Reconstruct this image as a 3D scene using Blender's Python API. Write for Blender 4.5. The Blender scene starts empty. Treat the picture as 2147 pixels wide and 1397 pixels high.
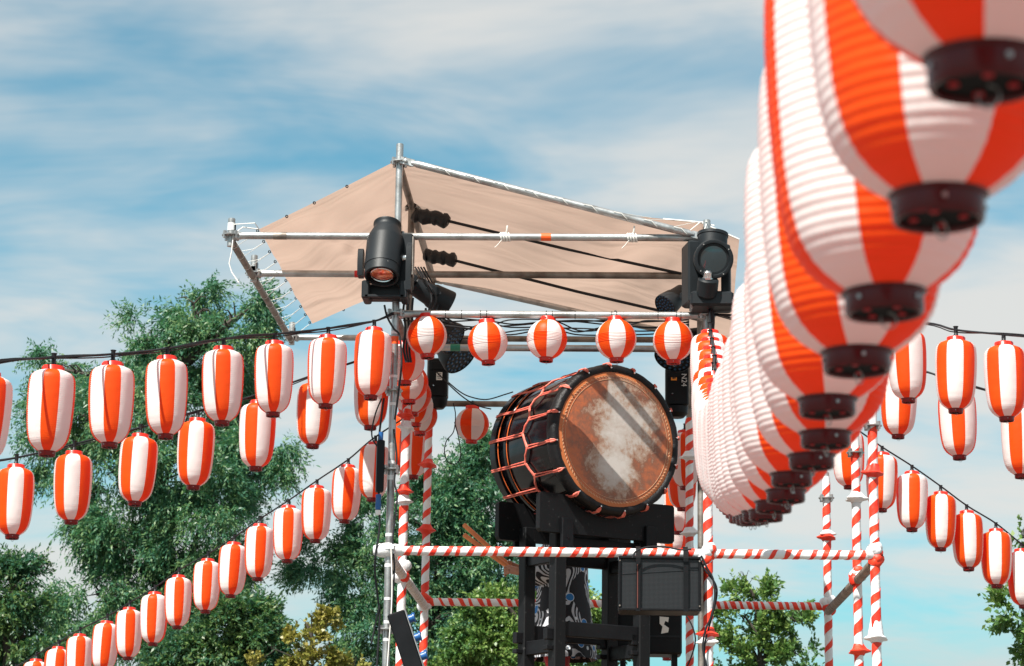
import bpy, math, random
import numpy as np
from mathutils import Vector, Matrix

random.seed(7)
rng = np.random.default_rng(11)
PI = math.pi
sc = bpy.context.scene
col = sc.collection

# ------------------------------------------------------------------ camera
CAMZ = 1.6
F_PX, IW, IH = 4802.9, 2147.0, 1397.0
PITCH, YAW, ROLL = 0.2230, 0.0409, 0.0157
_r = Vector((math.cos(YAW), math.sin(YAW), 0))
FWD = Vector((-math.sin(YAW) * math.cos(PITCH), math.cos(YAW) * math.cos(PITCH), math.sin(PITCH)))
_u = _r.cross(FWD)
RIGHT = math.cos(ROLL) * _r + math.sin(ROLL) * _u
UP = -math.sin(ROLL) * _r + math.cos(ROLL) * _u
cam_d = bpy.data.cameras.new('camera')
cam = bpy.data.objects.new('camera', cam_d)
col.objects.link(cam)
M = Matrix((RIGHT, UP, -FWD)).transposed().to_4x4()
M.translation = (0, 0, CAMZ)
cam.matrix_world = M
cam_d.sensor_width = 36.0
cam_d.lens = 36.0 * F_PX / IW
cam_d.clip_start = 0.05
cam_d.clip_end = 2000
cam_d.dof.use_dof = True
cam_d.dof.focus_distance = 14.8
cam_d.dof.aperture_fstop = 9.5
sc.camera = cam
sc.render.resolution_x, sc.render.resolution_y = 1024, 666

# ------------------------------------------------------------------ world, sun, exposure
SUN_EL, SUN_AZ = math.radians(52), math.radians(211)     # azimuth from +Y clockwise: behind the camera, to its left
world = bpy.data.worlds.new('World')
sc.world = world
world.use_nodes = True
nt = world.node_tree
nt.nodes.clear()
N = nt.nodes.new
L = nt.links.new
out = N('ShaderNodeOutputWorld')
bg = N('ShaderNodeBackground')
bg.inputs['Strength'].default_value = 0.1
L(bg.outputs[0], out.inputs[0])
sky = N('ShaderNodeTexSky')
sky.sky_type = 'NISHITA'
sky.sun_disc = False
sky.sun_elevation = SUN_EL
sky.sun_rotation = SUN_AZ
sky.air_density = 0.95
sky.dust_density = 0.6
sky.ozone_density = 1.5
tint = N('ShaderNodeMix'); tint.data_type = 'RGBA'; tint.blend_type = 'MULTIPLY'
tint.inputs[0].default_value = 1.0
L(sky.outputs[0], tint.inputs[6])
tint.inputs[7].default_value = (0.22, 0.74, 0.71, 1)
# thin streaked cloud sheet, projected on a plane overhead
tc = N('ShaderNodeTexCoord')
sep = N('ShaderNodeSeparateXYZ'); L(tc.outputs['Generated'], sep.inputs[0])
def math_node(op, a=None, b=None, clamp=False):
    n = N('ShaderNodeMath'); n.operation = op; n.use_clamp = clamp
    for i, v in enumerate((a, b)):
        if v is None: continue
        if isinstance(v, (int, float)): n.inputs[i].default_value = v
        else: L(v, n.inputs[i])
    return n.outputs[0]
zz = math_node('ADD', math_node('MAXIMUM', sep.outputs[2], 0.0), 0.24)
px_ = math_node('DIVIDE', sep.outputs[0], zz)
py_ = math_node('DIVIDE', sep.outputs[1], zz)
comb = N('ShaderNodeCombineXYZ'); L(px_, comb.inputs[0]); L(py_, comb.inputs[1])
def cloud_noise(scale, rot, sx, sy, detail, rough, dist, loc=(0, 0, 0)):
    mp = N('ShaderNodeMapping'); L(comb.outputs[0], mp.inputs[0])
    mp.inputs['Rotation'].default_value = (0, 0, rot)
    mp.inputs['Scale'].default_value = (sx, sy, 1)
    mp.inputs['Location'].default_value = loc
    n = N('ShaderNodeTexNoise'); L(mp.outputs[0], n.inputs[0])
    n.inputs['Scale'].default_value = scale
    n.inputs['Detail'].default_value = detail
    n.inputs['Roughness'].default_value = rough
    n.inputs['Distortion'].default_value = dist
    return n.outputs[0]
n1 = cloud_noise(1.15, -0.45, 0.8, 1.0, 3.0, 0.5, 0.9, (19.1, 19.0, 0))
n2 = cloud_noise(2.1, -0.75, 0.75, 1.5, 5.0, 0.55, 0.5, (1.1, 1.7, 0))
n3 = cloud_noise(5.0, -0.6, 0.7, 1.2, 4.0, 0.6, 0.6, (1.3, 2.1, 0))
mixn = math_node('ADD', math_node('ADD', math_node('MULTIPLY', n1, 0.47), math_node('MULTIPLY', n2, 0.36)), math_node('MULTIPLY', n3, 0.17))
ramp = N('ShaderNodeValToRGB'); L(mixn, ramp.inputs[0])
ramp.color_ramp.interpolation = 'EASE'
ramp.color_ramp.elements[0].position = 0.385; ramp.color_ramp.elements[0].color = (0.12, 0.12, 0.12, 1)
ramp.color_ramp.elements[1].position = 0.56; ramp.color_ramp.elements[1].color = (1, 1, 1, 1)
cl = N('ShaderNodeMix'); cl.data_type = 'RGBA'
cfac = math_node('MULTIPLY', ramp.outputs[0], 0.93)
L(cfac, cl.inputs[0])
L(tint.outputs[2], cl.inputs[6])
cl.inputs[7].default_value = (4.15, 4.08, 3.92, 1)
hz = N('ShaderNodeMapRange'); hz.interpolation_type = 'SMOOTHSTEP'; L(sep.outputs[2], hz.inputs[0])
hz.inputs[1].default_value = 0.0; hz.inputs[2].default_value = 0.15; hz.inputs[3].default_value = 0.75; hz.inputs[4].default_value = 0.0
hm = N('ShaderNodeMix'); hm.data_type = 'RGBA'; L(hz.outputs[0], hm.inputs[0])
L(cl.outputs[2], hm.inputs[6]); hm.inputs[7].default_value = (2.3, 3.1, 3.35, 1)
L(hm.outputs[2], bg.inputs['Color'])

sun_d = bpy.data.lights.new('sun', 'SUN')
sun_d.energy = 5.0
sun_d.angle = math.radians(0.5)
sun_d.color = (1.0, 0.955, 0.88)
sun = bpy.data.objects.new('sun', sun_d)
col.objects.link(sun)
S = Vector((math.sin(SUN_AZ) * math.cos(SUN_EL), math.cos(SUN_AZ) * math.cos(SUN_EL), math.sin(SUN_EL)))
sun.rotation_euler = S.to_track_quat('Z', 'Y').to_euler()
sun.location = S * 60

vs = sc.view_settings
vs.view_transform = 'Standard'
vs.look = 'None'
vs.exposure = 0.92
vs.gamma = 1.0
vs.use_curve_mapping = False
sc.cycles.max_bounces = 10
sc.cycles.diffuse_bounces = 6
sc.cycles.use_denoising = True

# ------------------------------------------------------------------ helpers
def at(px, py, Y):
    """world point on the vertical plane y = Y that lies on the photograph's pixel"""
    d = RIGHT * ((px - IW / 2) / F_PX) - UP * ((py - IH / 2) / F_PX) + FWD
    return Vector((0, 0, CAMZ)) + d * (Y / d.y)

def frame_of(axis):
    a = Vector(axis).normalized()
    ref = Vector((0, 0, 1)) if abs(a.z) < 0.95 else Vector((1, 0, 0))
    x = ref.cross(a).normalized()
    return x, a.cross(x), a

class MB:
    def __init__(self): self.v = []; self.f = []; self.m = []
    def add(self, vs_, fs, mi=0):
        b = len(self.v)
        self.v += [tuple(p) for p in vs_]
        self.f += [tuple(i + b for i in f) for f in fs]
        self.m += [mi] * len(fs)
        return self
    def box(self, c, s, ax=None, mi=0, bev=0.0):
        X, Y, Z = ax if ax else (Vector((1, 0, 0)), Vector((0, 1, 0)), Vector((0, 0, 1)))
        c = Vector(c); hx, hy, hz = s[0] / 2, s[1] / 2, s[2] / 2
        b = min(bev, hx * .45, hy * .45, hz * .45)
        if b <= 0:
            P = [c + X * (hx * i) + Y * (hy * j) + Z * (hz * k) for i in (-1, 1) for j in (-1, 1) for k in (-1, 1)]
            return self.add(P, [(0, 1, 3, 2), (4, 6, 7, 5), (0, 4, 5, 1), (2, 3, 7, 6), (0, 2, 6, 4), (1, 5, 7, 3)], mi)
        # chamfered along the Z edges and top/bottom rims
        def ring(z, ins):
            x, y = hx - ins, hy - ins
            q = b
            pts = [(-x + q, -y), (x - q, -y), (x, -y + q), (x, y - q), (x - q, y), (-x + q, y), (-x, y - q), (-x, -y + q)]
            return [c + X * p[0] + Y * p[1] + Z * z for p in pts]
        R = ring(-hz, b) + ring(-hz + b, 0) + ring(hz - b, 0) + ring(hz, b)
        F = [tuple(range(7, -1, -1)), tuple(range(24, 32))]
        for k in range(3):
            for i in range(8):
                j = (i + 1) % 8
                F.append((k * 8 + i, k * 8 + j, k * 8 + 8 + j, k * 8 + 8 + i))
        return self.add(R, F, mi)
    def lathe(self, prof, o, axis=(0, 0, 1), n=24, mi=0, caps=True, wob=None, xref=None):
        x, y, a = frame_of(axis)
        o = Vector(o); V = []; F = []
        for k, (t, r) in enumerate(prof):
            for i in range(n):
                th = 2 * PI * i / n
                rr = r * (wob(k, th) if wob else 1)
                V.append(o + a * t + x * (rr * math.cos(th)) + y * (rr * math.sin(th)))
        for k in range(len(prof) - 1):
            for i in range(n):
                j = (i + 1) % n
                F.append((k * n + i, k * n + j, (k + 1) * n + j, (k + 1) * n + i))
        if caps:
            if prof[0][1] > 1e-5: F.append(tuple(range(n - 1, -1, -1)))
            if prof[-1][1] > 1e-5: F.append(tuple((len(prof) - 1) * n + i for i in range(n)))
        return self.add(V, F, mi)
    def tube(self, pts, r, n=8, mi=0, caps=True):
        pts = [Vector(p) for p in pts]; V = []; F = []
        rs = r if isinstance(r, (list, tuple)) else [r] * len(pts)
        prev = None
        for k, p in enumerate(pts):
            t = (pts[min(k + 1, len(pts) - 1)] - pts[max(k - 1, 0)])
            if t.length < 1e-9: t = Vector((0, 0, 1))
            t.normalize()
            if prev is None: x, y, _ = frame_of(t)
            else:
                x = (prev - t * prev.dot(t))
                x = x.normalized() if x.length > 1e-6 else frame_of(t)[0]
                y = t.cross(x)
            prev = x
            for i in range(n):
                th = 2 * PI * i / n
                V.append(p + x * (rs[k] * math.cos(th)) + y * (rs[k] * math.sin(th)))
        for k in range(len(pts) - 1):
            for i in range(n):
                j = (i + 1) % n
                F.append((k * n + i, k * n + j, (k + 1) * n + j, (k + 1) * n + i))
        if caps:
            F.append(tuple(range(n - 1, -1, -1))); F.append(tuple((len(pts) - 1) * n + i for i in range(n)))
        return self.add(V, F, mi)
    def prism(self, poly, o, X, Y, Zd, th, mi=0):
        """poly in (X, Y) extruded by th along Zd, centred"""
        o = Vector(o); n = len(poly)
        V = [o + X * p[0] + Y * p[1] - Zd * (th / 2) for p in poly] + [o + X * p[0] + Y * p[1] + Zd * (th / 2) for p in poly]
        F = [tuple(range(n - 1, -1, -1)), tuple(range(n, 2 * n))] + [(i, (i + 1) % n, n + (i + 1) % n, n + i) for i in range(n)]
        return self.add(V, F, mi)
    def torus(self, o, axis, R, r, n=24, k=8, mi=0):
        x, y, a = frame_of(axis); o = Vector(o)
        pts = [o + x * (R * math.cos(2 * PI * i / n)) + y * (R * math.sin(2 * PI * i / n)) for i in range(n + 1)]
        return self.tube(pts, r, k, mi, caps=False)
    def mesh(self, name, mats, smooth=True, off=(0, 0, 0), ang=40):
        me = bpy.data.meshes.new(name)
        ox, oy, oz = off
        me.from_pydata([(p[0] - ox, p[1] - oy, p[2] - oz) for p in self.v], [], self.f)
        for mt in (mats if isinstance(mats, (list, tuple)) else [mats]): me.materials.append(mt)
        if max(self.m, default=0) > 0: me.polygons.foreach_set('material_index', self.m)
        if smooth:
            me.polygons.foreach_set('use_smooth', [True] * len(self.f))
            me.set_sharp_from_angle(angle=math.radians(ang))
        me.update()
        return me

def root_loc(o):
    while o.parent: o = o.parent
    return o.location

def obj(name, mb, mats, parent=None, smooth=True, ang=40, world=True, label=None):
    """one mesh object; mb in world coordinates unless world=False (then local to the thing)"""
    off = root_loc(parent) if (parent and world) else (0, 0, 0)
    o = bpy.data.objects.new(name, mb.mesh(name, mats, smooth, off, ang))
    col.objects.link(o)
    if parent: o.parent = parent
    if label: o['label'] = label
    return o

def tag(o, label=None, cat=None, group=None, kind=None):
    if label: o['label'] = label
    if cat: o['category'] = cat
    if group: o['group'] = group
    if kind: o['kind'] = kind
    return o

def thing(name, label, cat, loc=(0, 0, 0), group=None):
    o = bpy.data.objects.new(name, None)
    o.empty_display_size = 0.1
    o.location = loc
    col.objects.link(o)
    return tag(o, label, cat, group)

def copy_tree(o, parent=None):
    c = o.copy(); col.objects.link(c); c.parent = parent
    for ch in o.children: copy_tree(ch, c)
    return c

ORD = ['', 'first', 'second', 'third', 'fourth', 'fifth', 'sixth', 'seventh', 'eighth', 'ninth', 'tenth', 'eleventh', 'twelfth',
       'thirteenth', 'fourteenth', 'fifteenth', 'sixteenth', 'seventeenth', 'eighteenth', 'nineteenth', 'twentieth', 'twenty-first',
       'twenty-second', 'twenty-third', 'twenty-fourth', 'twenty-fifth', 'twenty-sixth', 'twenty-seventh', 'twenty-eighth', 'twenty-ninth',
       'thirtieth', 'thirty-first', 'thirty-second', 'thirty-third', 'thirty-fourth']

# ------------------------------------------------------------------ materials
def mat(name, base, rough=0.5, metal=0.0, var=None, vscale=6.0, bump=0.0, bscale=80.0, spec=0.5, detail=4.0, coat=0.0, transl=None, tfac=0.0, ramp_pos=(0.35, 0.65)):
    m = bpy.data.materials.new(name); m.use_nodes = True
    t = m.node_tree; n = t.nodes; l = t.links
    b = n['Principled BSDF']
    b.inputs['Base Color'].default_value = (*base, 1)
    b.inputs['Roughness'].default_value = rough
    b.inputs['Metallic'].default_value = metal
    b.inputs['Specular IOR Level'].default_value = spec
    b.inputs['Coat Weight'].default_value = coat
    tcn = n.new('ShaderNodeTexCoord')
    if var:
        nz = n.new('ShaderNodeTexNoise'); nz.inputs['Scale'].default_value = vscale; nz.inputs['Detail'].default_value = detail
        l.new(tcn.outputs['Object'], nz.inputs[0])
        cr = n.new('ShaderNodeValToRGB'); l.new(nz.outputs[0], cr.inputs[0])
        cr.color_ramp.elements[0].position, cr.color_ramp.elements[1].position = ramp_pos
        cr.color_ramp.elements[0].color = (*base, 1); cr.color_ramp.elements[1].color = (*var, 1)
        l.new(cr.outputs[0], b.inputs['Base Color'])
    if bump:
        nb = n.new('ShaderNodeTexNoise'); nb.inputs['Scale'].default_value = bscale; nb.inputs['Detail'].default_value = 3
        l.new(tcn.outputs['Object'], nb.inputs[0])
        bp = n.new('ShaderNodeBump'); bp.inputs['Strength'].default_value = bump; bp.inputs['Distance'].default_value = 0.01
        l.new(nb.outputs[0], bp.inputs['Height']); l.new(bp.outputs[0], b.inputs['Normal'])
    if tfac:
        tr = n.new('ShaderNodeBsdfTranslucent'); tr.inputs[0].default_value = (*transl, 1)
        mx = n.new('ShaderNodeMixShader'); mx.inputs[0].default_value = tfac
        l.new(b.outputs[0], mx.inputs[1]); l.new(tr.outputs[0], mx.inputs[2])
        l.new(mx.outputs[0], n['Material Output'].inputs[0])
    return m

PAPER_RED = mat('red_vinyl', (0.97, 0.115, 0.005), 0.42, spec=0.3, transl=(1.0, 0.007, 0.06), tfac=0.50, bump=0.22, bscale=22, var=(0.94, 0.13, 0.007), vscale=9)
PAPER_WHITE = mat('white_vinyl', (0.87, 0.89, 0.88), 0.45, spec=0.35, transl=(0.98, 0.66, 0.57), tfac=0.34, bump=0.22, bscale=22, var=(0.83, 0.84, 0.82), vscale=9)
for pm in (PAPER_RED, PAPER_WHITE):      # each lantern has faded a little differently
    n_, l_ = pm.node_tree.nodes, pm.node_tree.links
    oi = n_.new('ShaderNodeObjectInfo'); mr_ = n_.new('ShaderNodeMapRange'); l_.new(oi.outputs['Random'], mr_.inputs[0])
    mr_.inputs[3].default_value = 0.93; mr_.inputs[4].default_value = 1.0
    hs_ = n_.new('ShaderNodeHueSaturation'); l_.new(mr_.outputs[0], hs_.inputs['Value'])
    pb = n_['Principled BSDF']; src = pb.inputs['Base Color'].links[0].from_socket
    l_.new(src, hs_.inputs['Color']); l_.new(hs_.outputs[0], pb.inputs['Base Color'])
RING_RED = mat('red_plastic', (0.75, 0.025, 0.012), 0.3, spec=0.5, transl=(0.8, 0.02, 0.02), tfac=0.12)
CAP_SHADED = mat('shaded_red_plastic', (0.075, 0.002, 0.004), 0.25, spec=0.3)  # cap red with the shade of the near undersides put into its colour
CAP_MID = mat('deep_red_plastic', (0.20, 0.006, 0.006), 0.3, spec=0.35)
CAP_RED = mat('bright_red_cap', (0.5, 0.018, 0.01), 0.3, spec=0.4)
CAP_BLACK = mat('black_cap_plate', (0.004, 0.0015, 0.0015), 0.7, spec=0.1)
CAP_DOT = mat('red_hole_glow', (0.7, 0.02, 0.03), 0.4, transl=(0.9, 0.02, 0.03), tfac=0.5)  # discs coloured red for the glow showing through the vent holes
WIRE = mat('steel_wire', (0.35, 0.34, 0.33), 0.35, 0.9)
SOCK_W = mat('white_socket', (0.78, 0.77, 0.74), 0.4)
CABLE = mat('black_cable', (0.006, 0.0065, 0.008), 0.5, spec=0.35, var=(0.014, 0.015, 0.018), vscale=4)
GALV = mat('galvanised_steel', (0.46, 0.47, 0.47), 0.42, 0.85, var=(0.24, 0.235, 0.225), vscale=9, bump=0.15, bscale=60, detail=6, ramp_pos=(0.42, 0.72))
GALV_BROWN = mat('brown_galvanised_steel', (0.27, 0.245, 0.22), 0.55, 0.7, var=(0.11, 0.085, 0.07), vscale=8, bump=0.2, bscale=50, detail=6, ramp_pos=(0.4, 0.7))  # darker, browner steel, mostly on the inner, rear and depth pipes
WRAP_W = mat('white_ribbon', (0.78, 0.78, 0.78), 0.55, var=(0.68, 0.68, 0.7), vscale=14, bump=0.3, bscale=45)
WRAP_R = mat('red_ribbon', (0.72, 0.028, 0.012), 0.5, var=(0.82, 0.05, 0.014), vscale=10, bump=0.3, bscale=45)
WRAP_T = mat('tan_ribbon', (0.42, 0.3, 0.22), 0.6, var=(0.32, 0.2, 0.14), vscale=14, bump=0.3, bscale=45)
BLACK_M = mat('black_painted_metal', (0.006, 0.0085, 0.0105), 0.5, spec=0.3, var=(0.010, 0.013, 0.016), vscale=7, bump=0.05)
BLACK_P = mat('black_plastic', (0.0025, 0.003, 0.004), 0.45, spec=0.22, var=(0.005, 0.0055, 0.007), vscale=8)
CHROME = mat('bright_steel', (0.75, 0.75, 0.76), 0.2, 1.0)
GLASS_D = mat('dark_lens', (0.006, 0.016, 0.022), 0.05, spec=0.9, coat=0.6)
GLASS_O = mat('red_reflection_lens', (0.95, 0.32, 0.16), 0.2, 0.3, var=(0.5, 0.06, 0.03), vscale=30, coat=0.8)  # reddish reflection painted in as the lens colour
LED_B = mat('blue_led_lens', (0.03, 0.09, 0.17), 0.2, spec=0.6)
TAPE_O = mat('orange_tape', (0.85, 0.1, 0.01), 0.4)
TAPE_R = mat('red_tape', (0.6, 0.015, 0.012), 0.4)
TAPE_G = mat('green_tape', (0.02, 0.2, 0.12), 0.4)
TAPE_W = mat('white_tape', (0.75, 0.76, 0.76), 0.45)
CORD_W = mat('white_cord', (0.75, 0.74, 0.7), 0.6)
BLUE_P = mat('blue_plastic', (0.01, 0.09, 0.28), 0.4)
WOOD_B = mat('black_stained_wood', (0.0025, 0.0028, 0.004), 0.5, spec=0.22, var=(0.006, 0.0065, 0.008), vscale=5, bump=0.15, bscale=30)
LACQ = mat('black_lacquer', (0.003, 0.003, 0.0045), 0.14, spec=0.4)
LEATHER = mat('black_leather', (0.005, 0.005, 0.006), 0.5, spec=0.3, bump=0.4, bscale=90)
ROPE = mat('coral_rope', (0.75, 0.2, 0.14), 0.6, var=(0.62, 0.1, 0.07), vscale=40)
ROPE_L = mat('pale_rope', (0.55, 0.34, 0.2), 0.6)
GOLD = mat('orange_trim', (0.65, 0.13, 0.03), 0.35)
STICK = mat('orange_wood', (0.8, 0.27, 0.09), 0.45, var=(0.68, 0.19, 0.06), vscale=12)
SKIN = mat('tanned_skin', (0.45, 0.21, 0.13), 0.5, var=(0.38, 0.16, 0.095), vscale=20)
SCUFF = mat('scuffed_black_wood', (0.0035, 0.004, 0.005), 0.55, spec=0.25, var=(0.055, 0.055, 0.055), vscale=38, detail=10, ramp_pos=(0.64, 0.78))
HAIR = mat('dark_hair', (0.02, 0.015, 0.012), 0.5)
CLOTH_D = mat('dark_trousers', (0.02, 0.02, 0.025), 0.8)
CLOTH_R = mat('red_cloth', (0.5, 0.015, 0.02), 0.7)
BARK = mat('bark', (0.055, 0.045, 0.035), 0.9, var=(0.025, 0.02, 0.017), vscale=5, bump=0.6, bscale=12)
LABEL_W = mat('white_sticker', (0.75, 0.74, 0.7), 0.5)
ICON_O = mat('orange_sticker', (0.85, 0.28, 0.03), 0.5)
INK = mat('black_ink', (0.012, 0.012, 0.012), 0.5)
CHALK = mat('white_marker', (0.6, 0.6, 0.6), 0.6)
PLANK = mat('plywood', (0.3, 0.2, 0.12), 0.7, var=(0.22, 0.14, 0.08), vscale=3)

def tarp_mat():
    m = mat('beige_tarpaulin', (0.35, 0.27, 0.225), 0.65, transl=(0.47, 0.335, 0.27), tfac=0.5, var=(0.42, 0.35, 0.265), vscale=1.3)
    n = m.node_tree.nodes; l = m.node_tree.links
    tcn = n.new('ShaderNodeTexCoord'); mp = n.new('ShaderNodeMapping'); l.new(tcn.outputs['Object'], mp.inputs[0])
    mp.inputs['Rotation'].default_value = (0.2, 0.5, 0.5); mp.inputs['Scale'].default_value = (0.7, 1.7, 1.5)
    hs = []
    for sc_, dt in ((1.2, 2), (4.5, 3)):
        z = n.new('ShaderNodeTexNoise'); z.inputs['Scale'].default_value = sc_; z.inputs['Detail'].default_value = dt; z.inputs['Distortion'].default_value = .8
        l.new(mp.outputs[0], z.inputs[0]); hs.append(z.outputs[0])
    ad = n.new('ShaderNodeMath'); ad.operation = 'MULTIPLY_ADD'; l.new(hs[1], ad.inputs[0]); ad.inputs[1].default_value = .05; l.new(hs[0], ad.inputs[2])
    bp = n.new('ShaderNodeBump'); bp.inputs['Strength'].default_value = 1.0; bp.inputs['Distance'].default_value = .07
    l.new(ad.outputs[0], bp.inputs['Height'])
    for k in n:
        if k.type in ('BSDF_PRINCIPLED', 'BSDF_TRANSLUCENT'): l.new(bp.outputs[0], k.inputs['Normal'])
    return m
TARP = tarp_mat()

def skin_head_mat(centre, X, Z, R):
    """worn drum skin: pale worn middle, brown and orange towards the edge (colour of the hide itself)"""
    m = bpy.data.materials.new('drum_skin'); m.use_nodes = True
    t = m.node_tree; n = t.nodes; l = t.links; b = n['Principled BSDF']
    tcn = n.new('ShaderNodeTexCoord')
    def noise(sc_, det, dist=0.0, rough=.5):
        z = n.new('ShaderNodeTexNoise'); z.inputs['Scale'].default_value = sc_; z.inputs['Detail'].default_value = det
        z.inputs['Distortion'].default_value = dist; z.inputs['Roughness'].default_value = rough
        l.new(tcn.outputs['Object'], z.inputs[0]); return z.outputs[0]
    def mth(op, a, b_):
        k = n.new('ShaderNodeMath'); k.operation = op
        for i, v in enumerate((a, b_)):
            if isinstance(v, (int, float)): k.inputs[i].default_value = v
            else: l.new(v, k.inputs[i])
        return k.outputs[0]
    ds = []
    for (cx, cz, s) in ((0.07, 0.12, 1.05), (-0.02, -0.2, 1.6)):
        vd = n.new('ShaderNodeVectorMath'); vd.operation = 'DISTANCE'
        l.new(tcn.outputs['Object'], vd.inputs[0])
        vd.inputs[1].default_value = tuple(Vector(centre) + X * cx + Z * cz)
        ds.append(mth('MULTIPLY', vd.outputs['Value'], s / R))
    d = mth('MINIMUM', ds[0], ds[1])
    v = mth('ADD', d, mth('MULTIPLY', mth('SUBTRACT', noise(4.5, 9, .5, .66), 0.5), 1.7))
    v = mth('ADD', v, mth('MULTIPLY', mth('SUBTRACT', noise(26, 6, .2, .7), 0.5), 0.8))
    cr = n.new('ShaderNodeValToRGB'); l.new(v, cr.inputs[0])
    e = cr.color_ramp.elements
    e[0].position = 0.08; e[0].color = (0.50, 0.47, 0.44, 1)
    e[1].position = 1.0; e[1].color = (0.42, 0.12, 0.045, 1)
    for p, c in ((0.36, (0.42, 0.37, 0.33)), (0.54, (0.33, 0.22, 0.16)), (0.70, (0.20, 0.085, 0.05)), (0.86, (0.30, 0.10, 0.05))):
        k = e.new(p); k.color = (*c, 1)
    # orange rim of the hide
    vd = n.new('ShaderNodeVectorMath'); vd.operation = 'DISTANCE'
    l.new(tcn.outputs['Object'], vd.inputs[0]); vd.inputs[1].default_value = tuple(centre)
    mr = n.new('ShaderNodeMapRange'); l.new(vd.outputs['Value'], mr.inputs[0])
    mr.inputs[1].default_value = R * 0.905; mr.inputs[2].default_value = R * 0.945
    mx = n.new('ShaderNodeMix'); mx.data_type = 'RGBA'; l.new(mr.outputs[0], mx.inputs[0])
    l.new(cr.outputs[0], mx.inputs[6]); mx.inputs[7].default_value = (0.46, 0.14, 0.045, 1)
    l.new(mx.outputs[2], b.inputs['Base Color'])
    b.inputs['Roughness'].default_value = 0.38
    b.inputs['Specular IOR Level'].default_value = 0.5
    return m

def leaf_mat(name, a, bcol, c, tr):
    m = bpy.data.materials.new(name); m.use_nodes = True
    t = m.node_tree; n = t.nodes; l = t.links; b = n['Principled BSDF']
    g = n.new('ShaderNodeNewGeometry')
    tcn = n.new('ShaderNodeTexCoord')
    nz = n.new('ShaderNodeTexNoise'); nz.inputs['Scale'].default_value = 0.9; nz.inputs['Detail'].default_value = 2
    l.new(tcn.outputs['Object'], nz.inputs[0])
    ad = n.new('ShaderNodeMath'); ad.operation = 'MULTIPLY_ADD'
    l.new(g.outputs['Random Per Island'], ad.inputs[0]); ad.inputs[1].default_value = 0.45
    l.new(nz.outputs[0], ad.inputs[2])
    cr = n.new('ShaderNodeValToRGB'); l.new(ad.outputs[0], cr.inputs[0])
    e = cr.color_ramp.elements
    e[0].position = 0.42; e[0].color = (*a, 1); e[1].position = 0.92; e[1].color = (*c, 1)
    k = e.new(0.64); k.color = (*bcol, 1)
    l.new(cr.outputs[0], b.inputs['Base Color'])
    b.inputs['Roughness'].default_value = 0.42
    b.inputs['Specular IOR Level'].default_value = 0.45
    ts = n.new('ShaderNodeBsdfTranslucent'); ts.inputs[0].default_value = (*tr, 1)
    mx = n.new('ShaderNodeMixShader'); mx.inputs[0].default_value = 0.3
    l.new(b.outputs[0], mx.inputs[1]); l.new(ts.outputs[0], mx.inputs[2])
    l.new(mx.outputs[0], n['Material Output'].inputs[0])
    return m
LEAF_WILLOW = leaf_mat('willow_leaf', (0.026, 0.10, 0.066), (0.055, 0.165, 0.095), (0.14, 0.23, 0.085), (0.08, 0.27, 0.1))
LEAF_DARK = leaf_mat('dark_leaf', (0.02, 0.085, 0.055), (0.042, 0.13, 0.07), (0.11, 0.17, 0.045), (0.06, 0.18, 0.05))
LEAF_LIGHT = leaf_mat('light_leaf', (0.05, 0.13, 0.05), (0.09, 0.19, 0.05), (0.18, 0.26, 0.06), (0.1, 0.22, 0.04))
LEAF_YELLOW = leaf_mat('yellow_leaf', (0.09, 0.13, 0.025), (0.20, 0.20, 0.035), (0.32, 0.27, 0.07), (0.25, 0.24, 0.03))

# ------------------------------------------------------------------ ground
PAVING = mat('paving', (0.10, 0.095, 0.088), 0.9, var=(0.15, 0.14, 0.125), vscale=1.2, bump=0.5, bscale=20)
g = MB(); g.add([(-900, -900, 0), (900, -900, 0), (900, 900, 0), (-900, 900, 0)], [(0, 1, 2, 3)])
tag(obj('ground', g, PAVING, smooth=False), kind='structure')

# ------------------------------------------------------------------ scaffold tower
YF, DM, DB = 14.70, 1.0235, 3.0936
YM, YB = YF + DM, YF + DB
XL, XR, XX, XW = -1.375, 0.681, 1.747, -2.49
ZR, ZL, ZO, ZT = [z + CAMZ for z in (1.891, 3.991, 3.461, 4.506)]
PR = 0.0243
tower = thing('scaffold_tower', 'galvanised steel scaffold tower with red and white wrapped posts round the drum', 'scaffold', (0, YF + 1.5, 0))

def rosette(o, p, axis=(0, 0, 1)):
    m = MB(); m.lathe([(-.005, .026), (-.005, .058), (-.002, .062), (.004, .062), (.006, .058), (.006, .026)], p, axis, 20)
    for k in range(4):
        a = k * PI / 2 + .78
        m.box(Vector(p) + Vector((math.cos(a) * .05, math.sin(a) * .05, 0)), (.022, .016, .05), (Vector((math.cos(a), math.sin(a), 0)), Vector((-math.sin(a), math.cos(a), 0)), Vector((0, 0, 1))))
    obj('rosette', m, GALV, o)

def post(p0, p1, ros=(), material=GALV, label=None, r=PR, holes=True):
    p0, p1 = Vector(p0), Vector(p1)
    m = MB()
    n = max(2, int((p1 - p0).length / .5))
    m.tube([p0.lerp(p1, i / n) for i in range(n + 1)], r, 16, caps=True)
    m.lathe([(-.001, r * .85), (.003, r * .85)], p1, (0, 0, 1), 12)      # dark open end
    o = obj('post', m, material, tower, label=label)
    for z in ros: rosette(o, p0.lerp(p1, (z - p0.z) / (p1.z - p0.z)))
    return o

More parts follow.
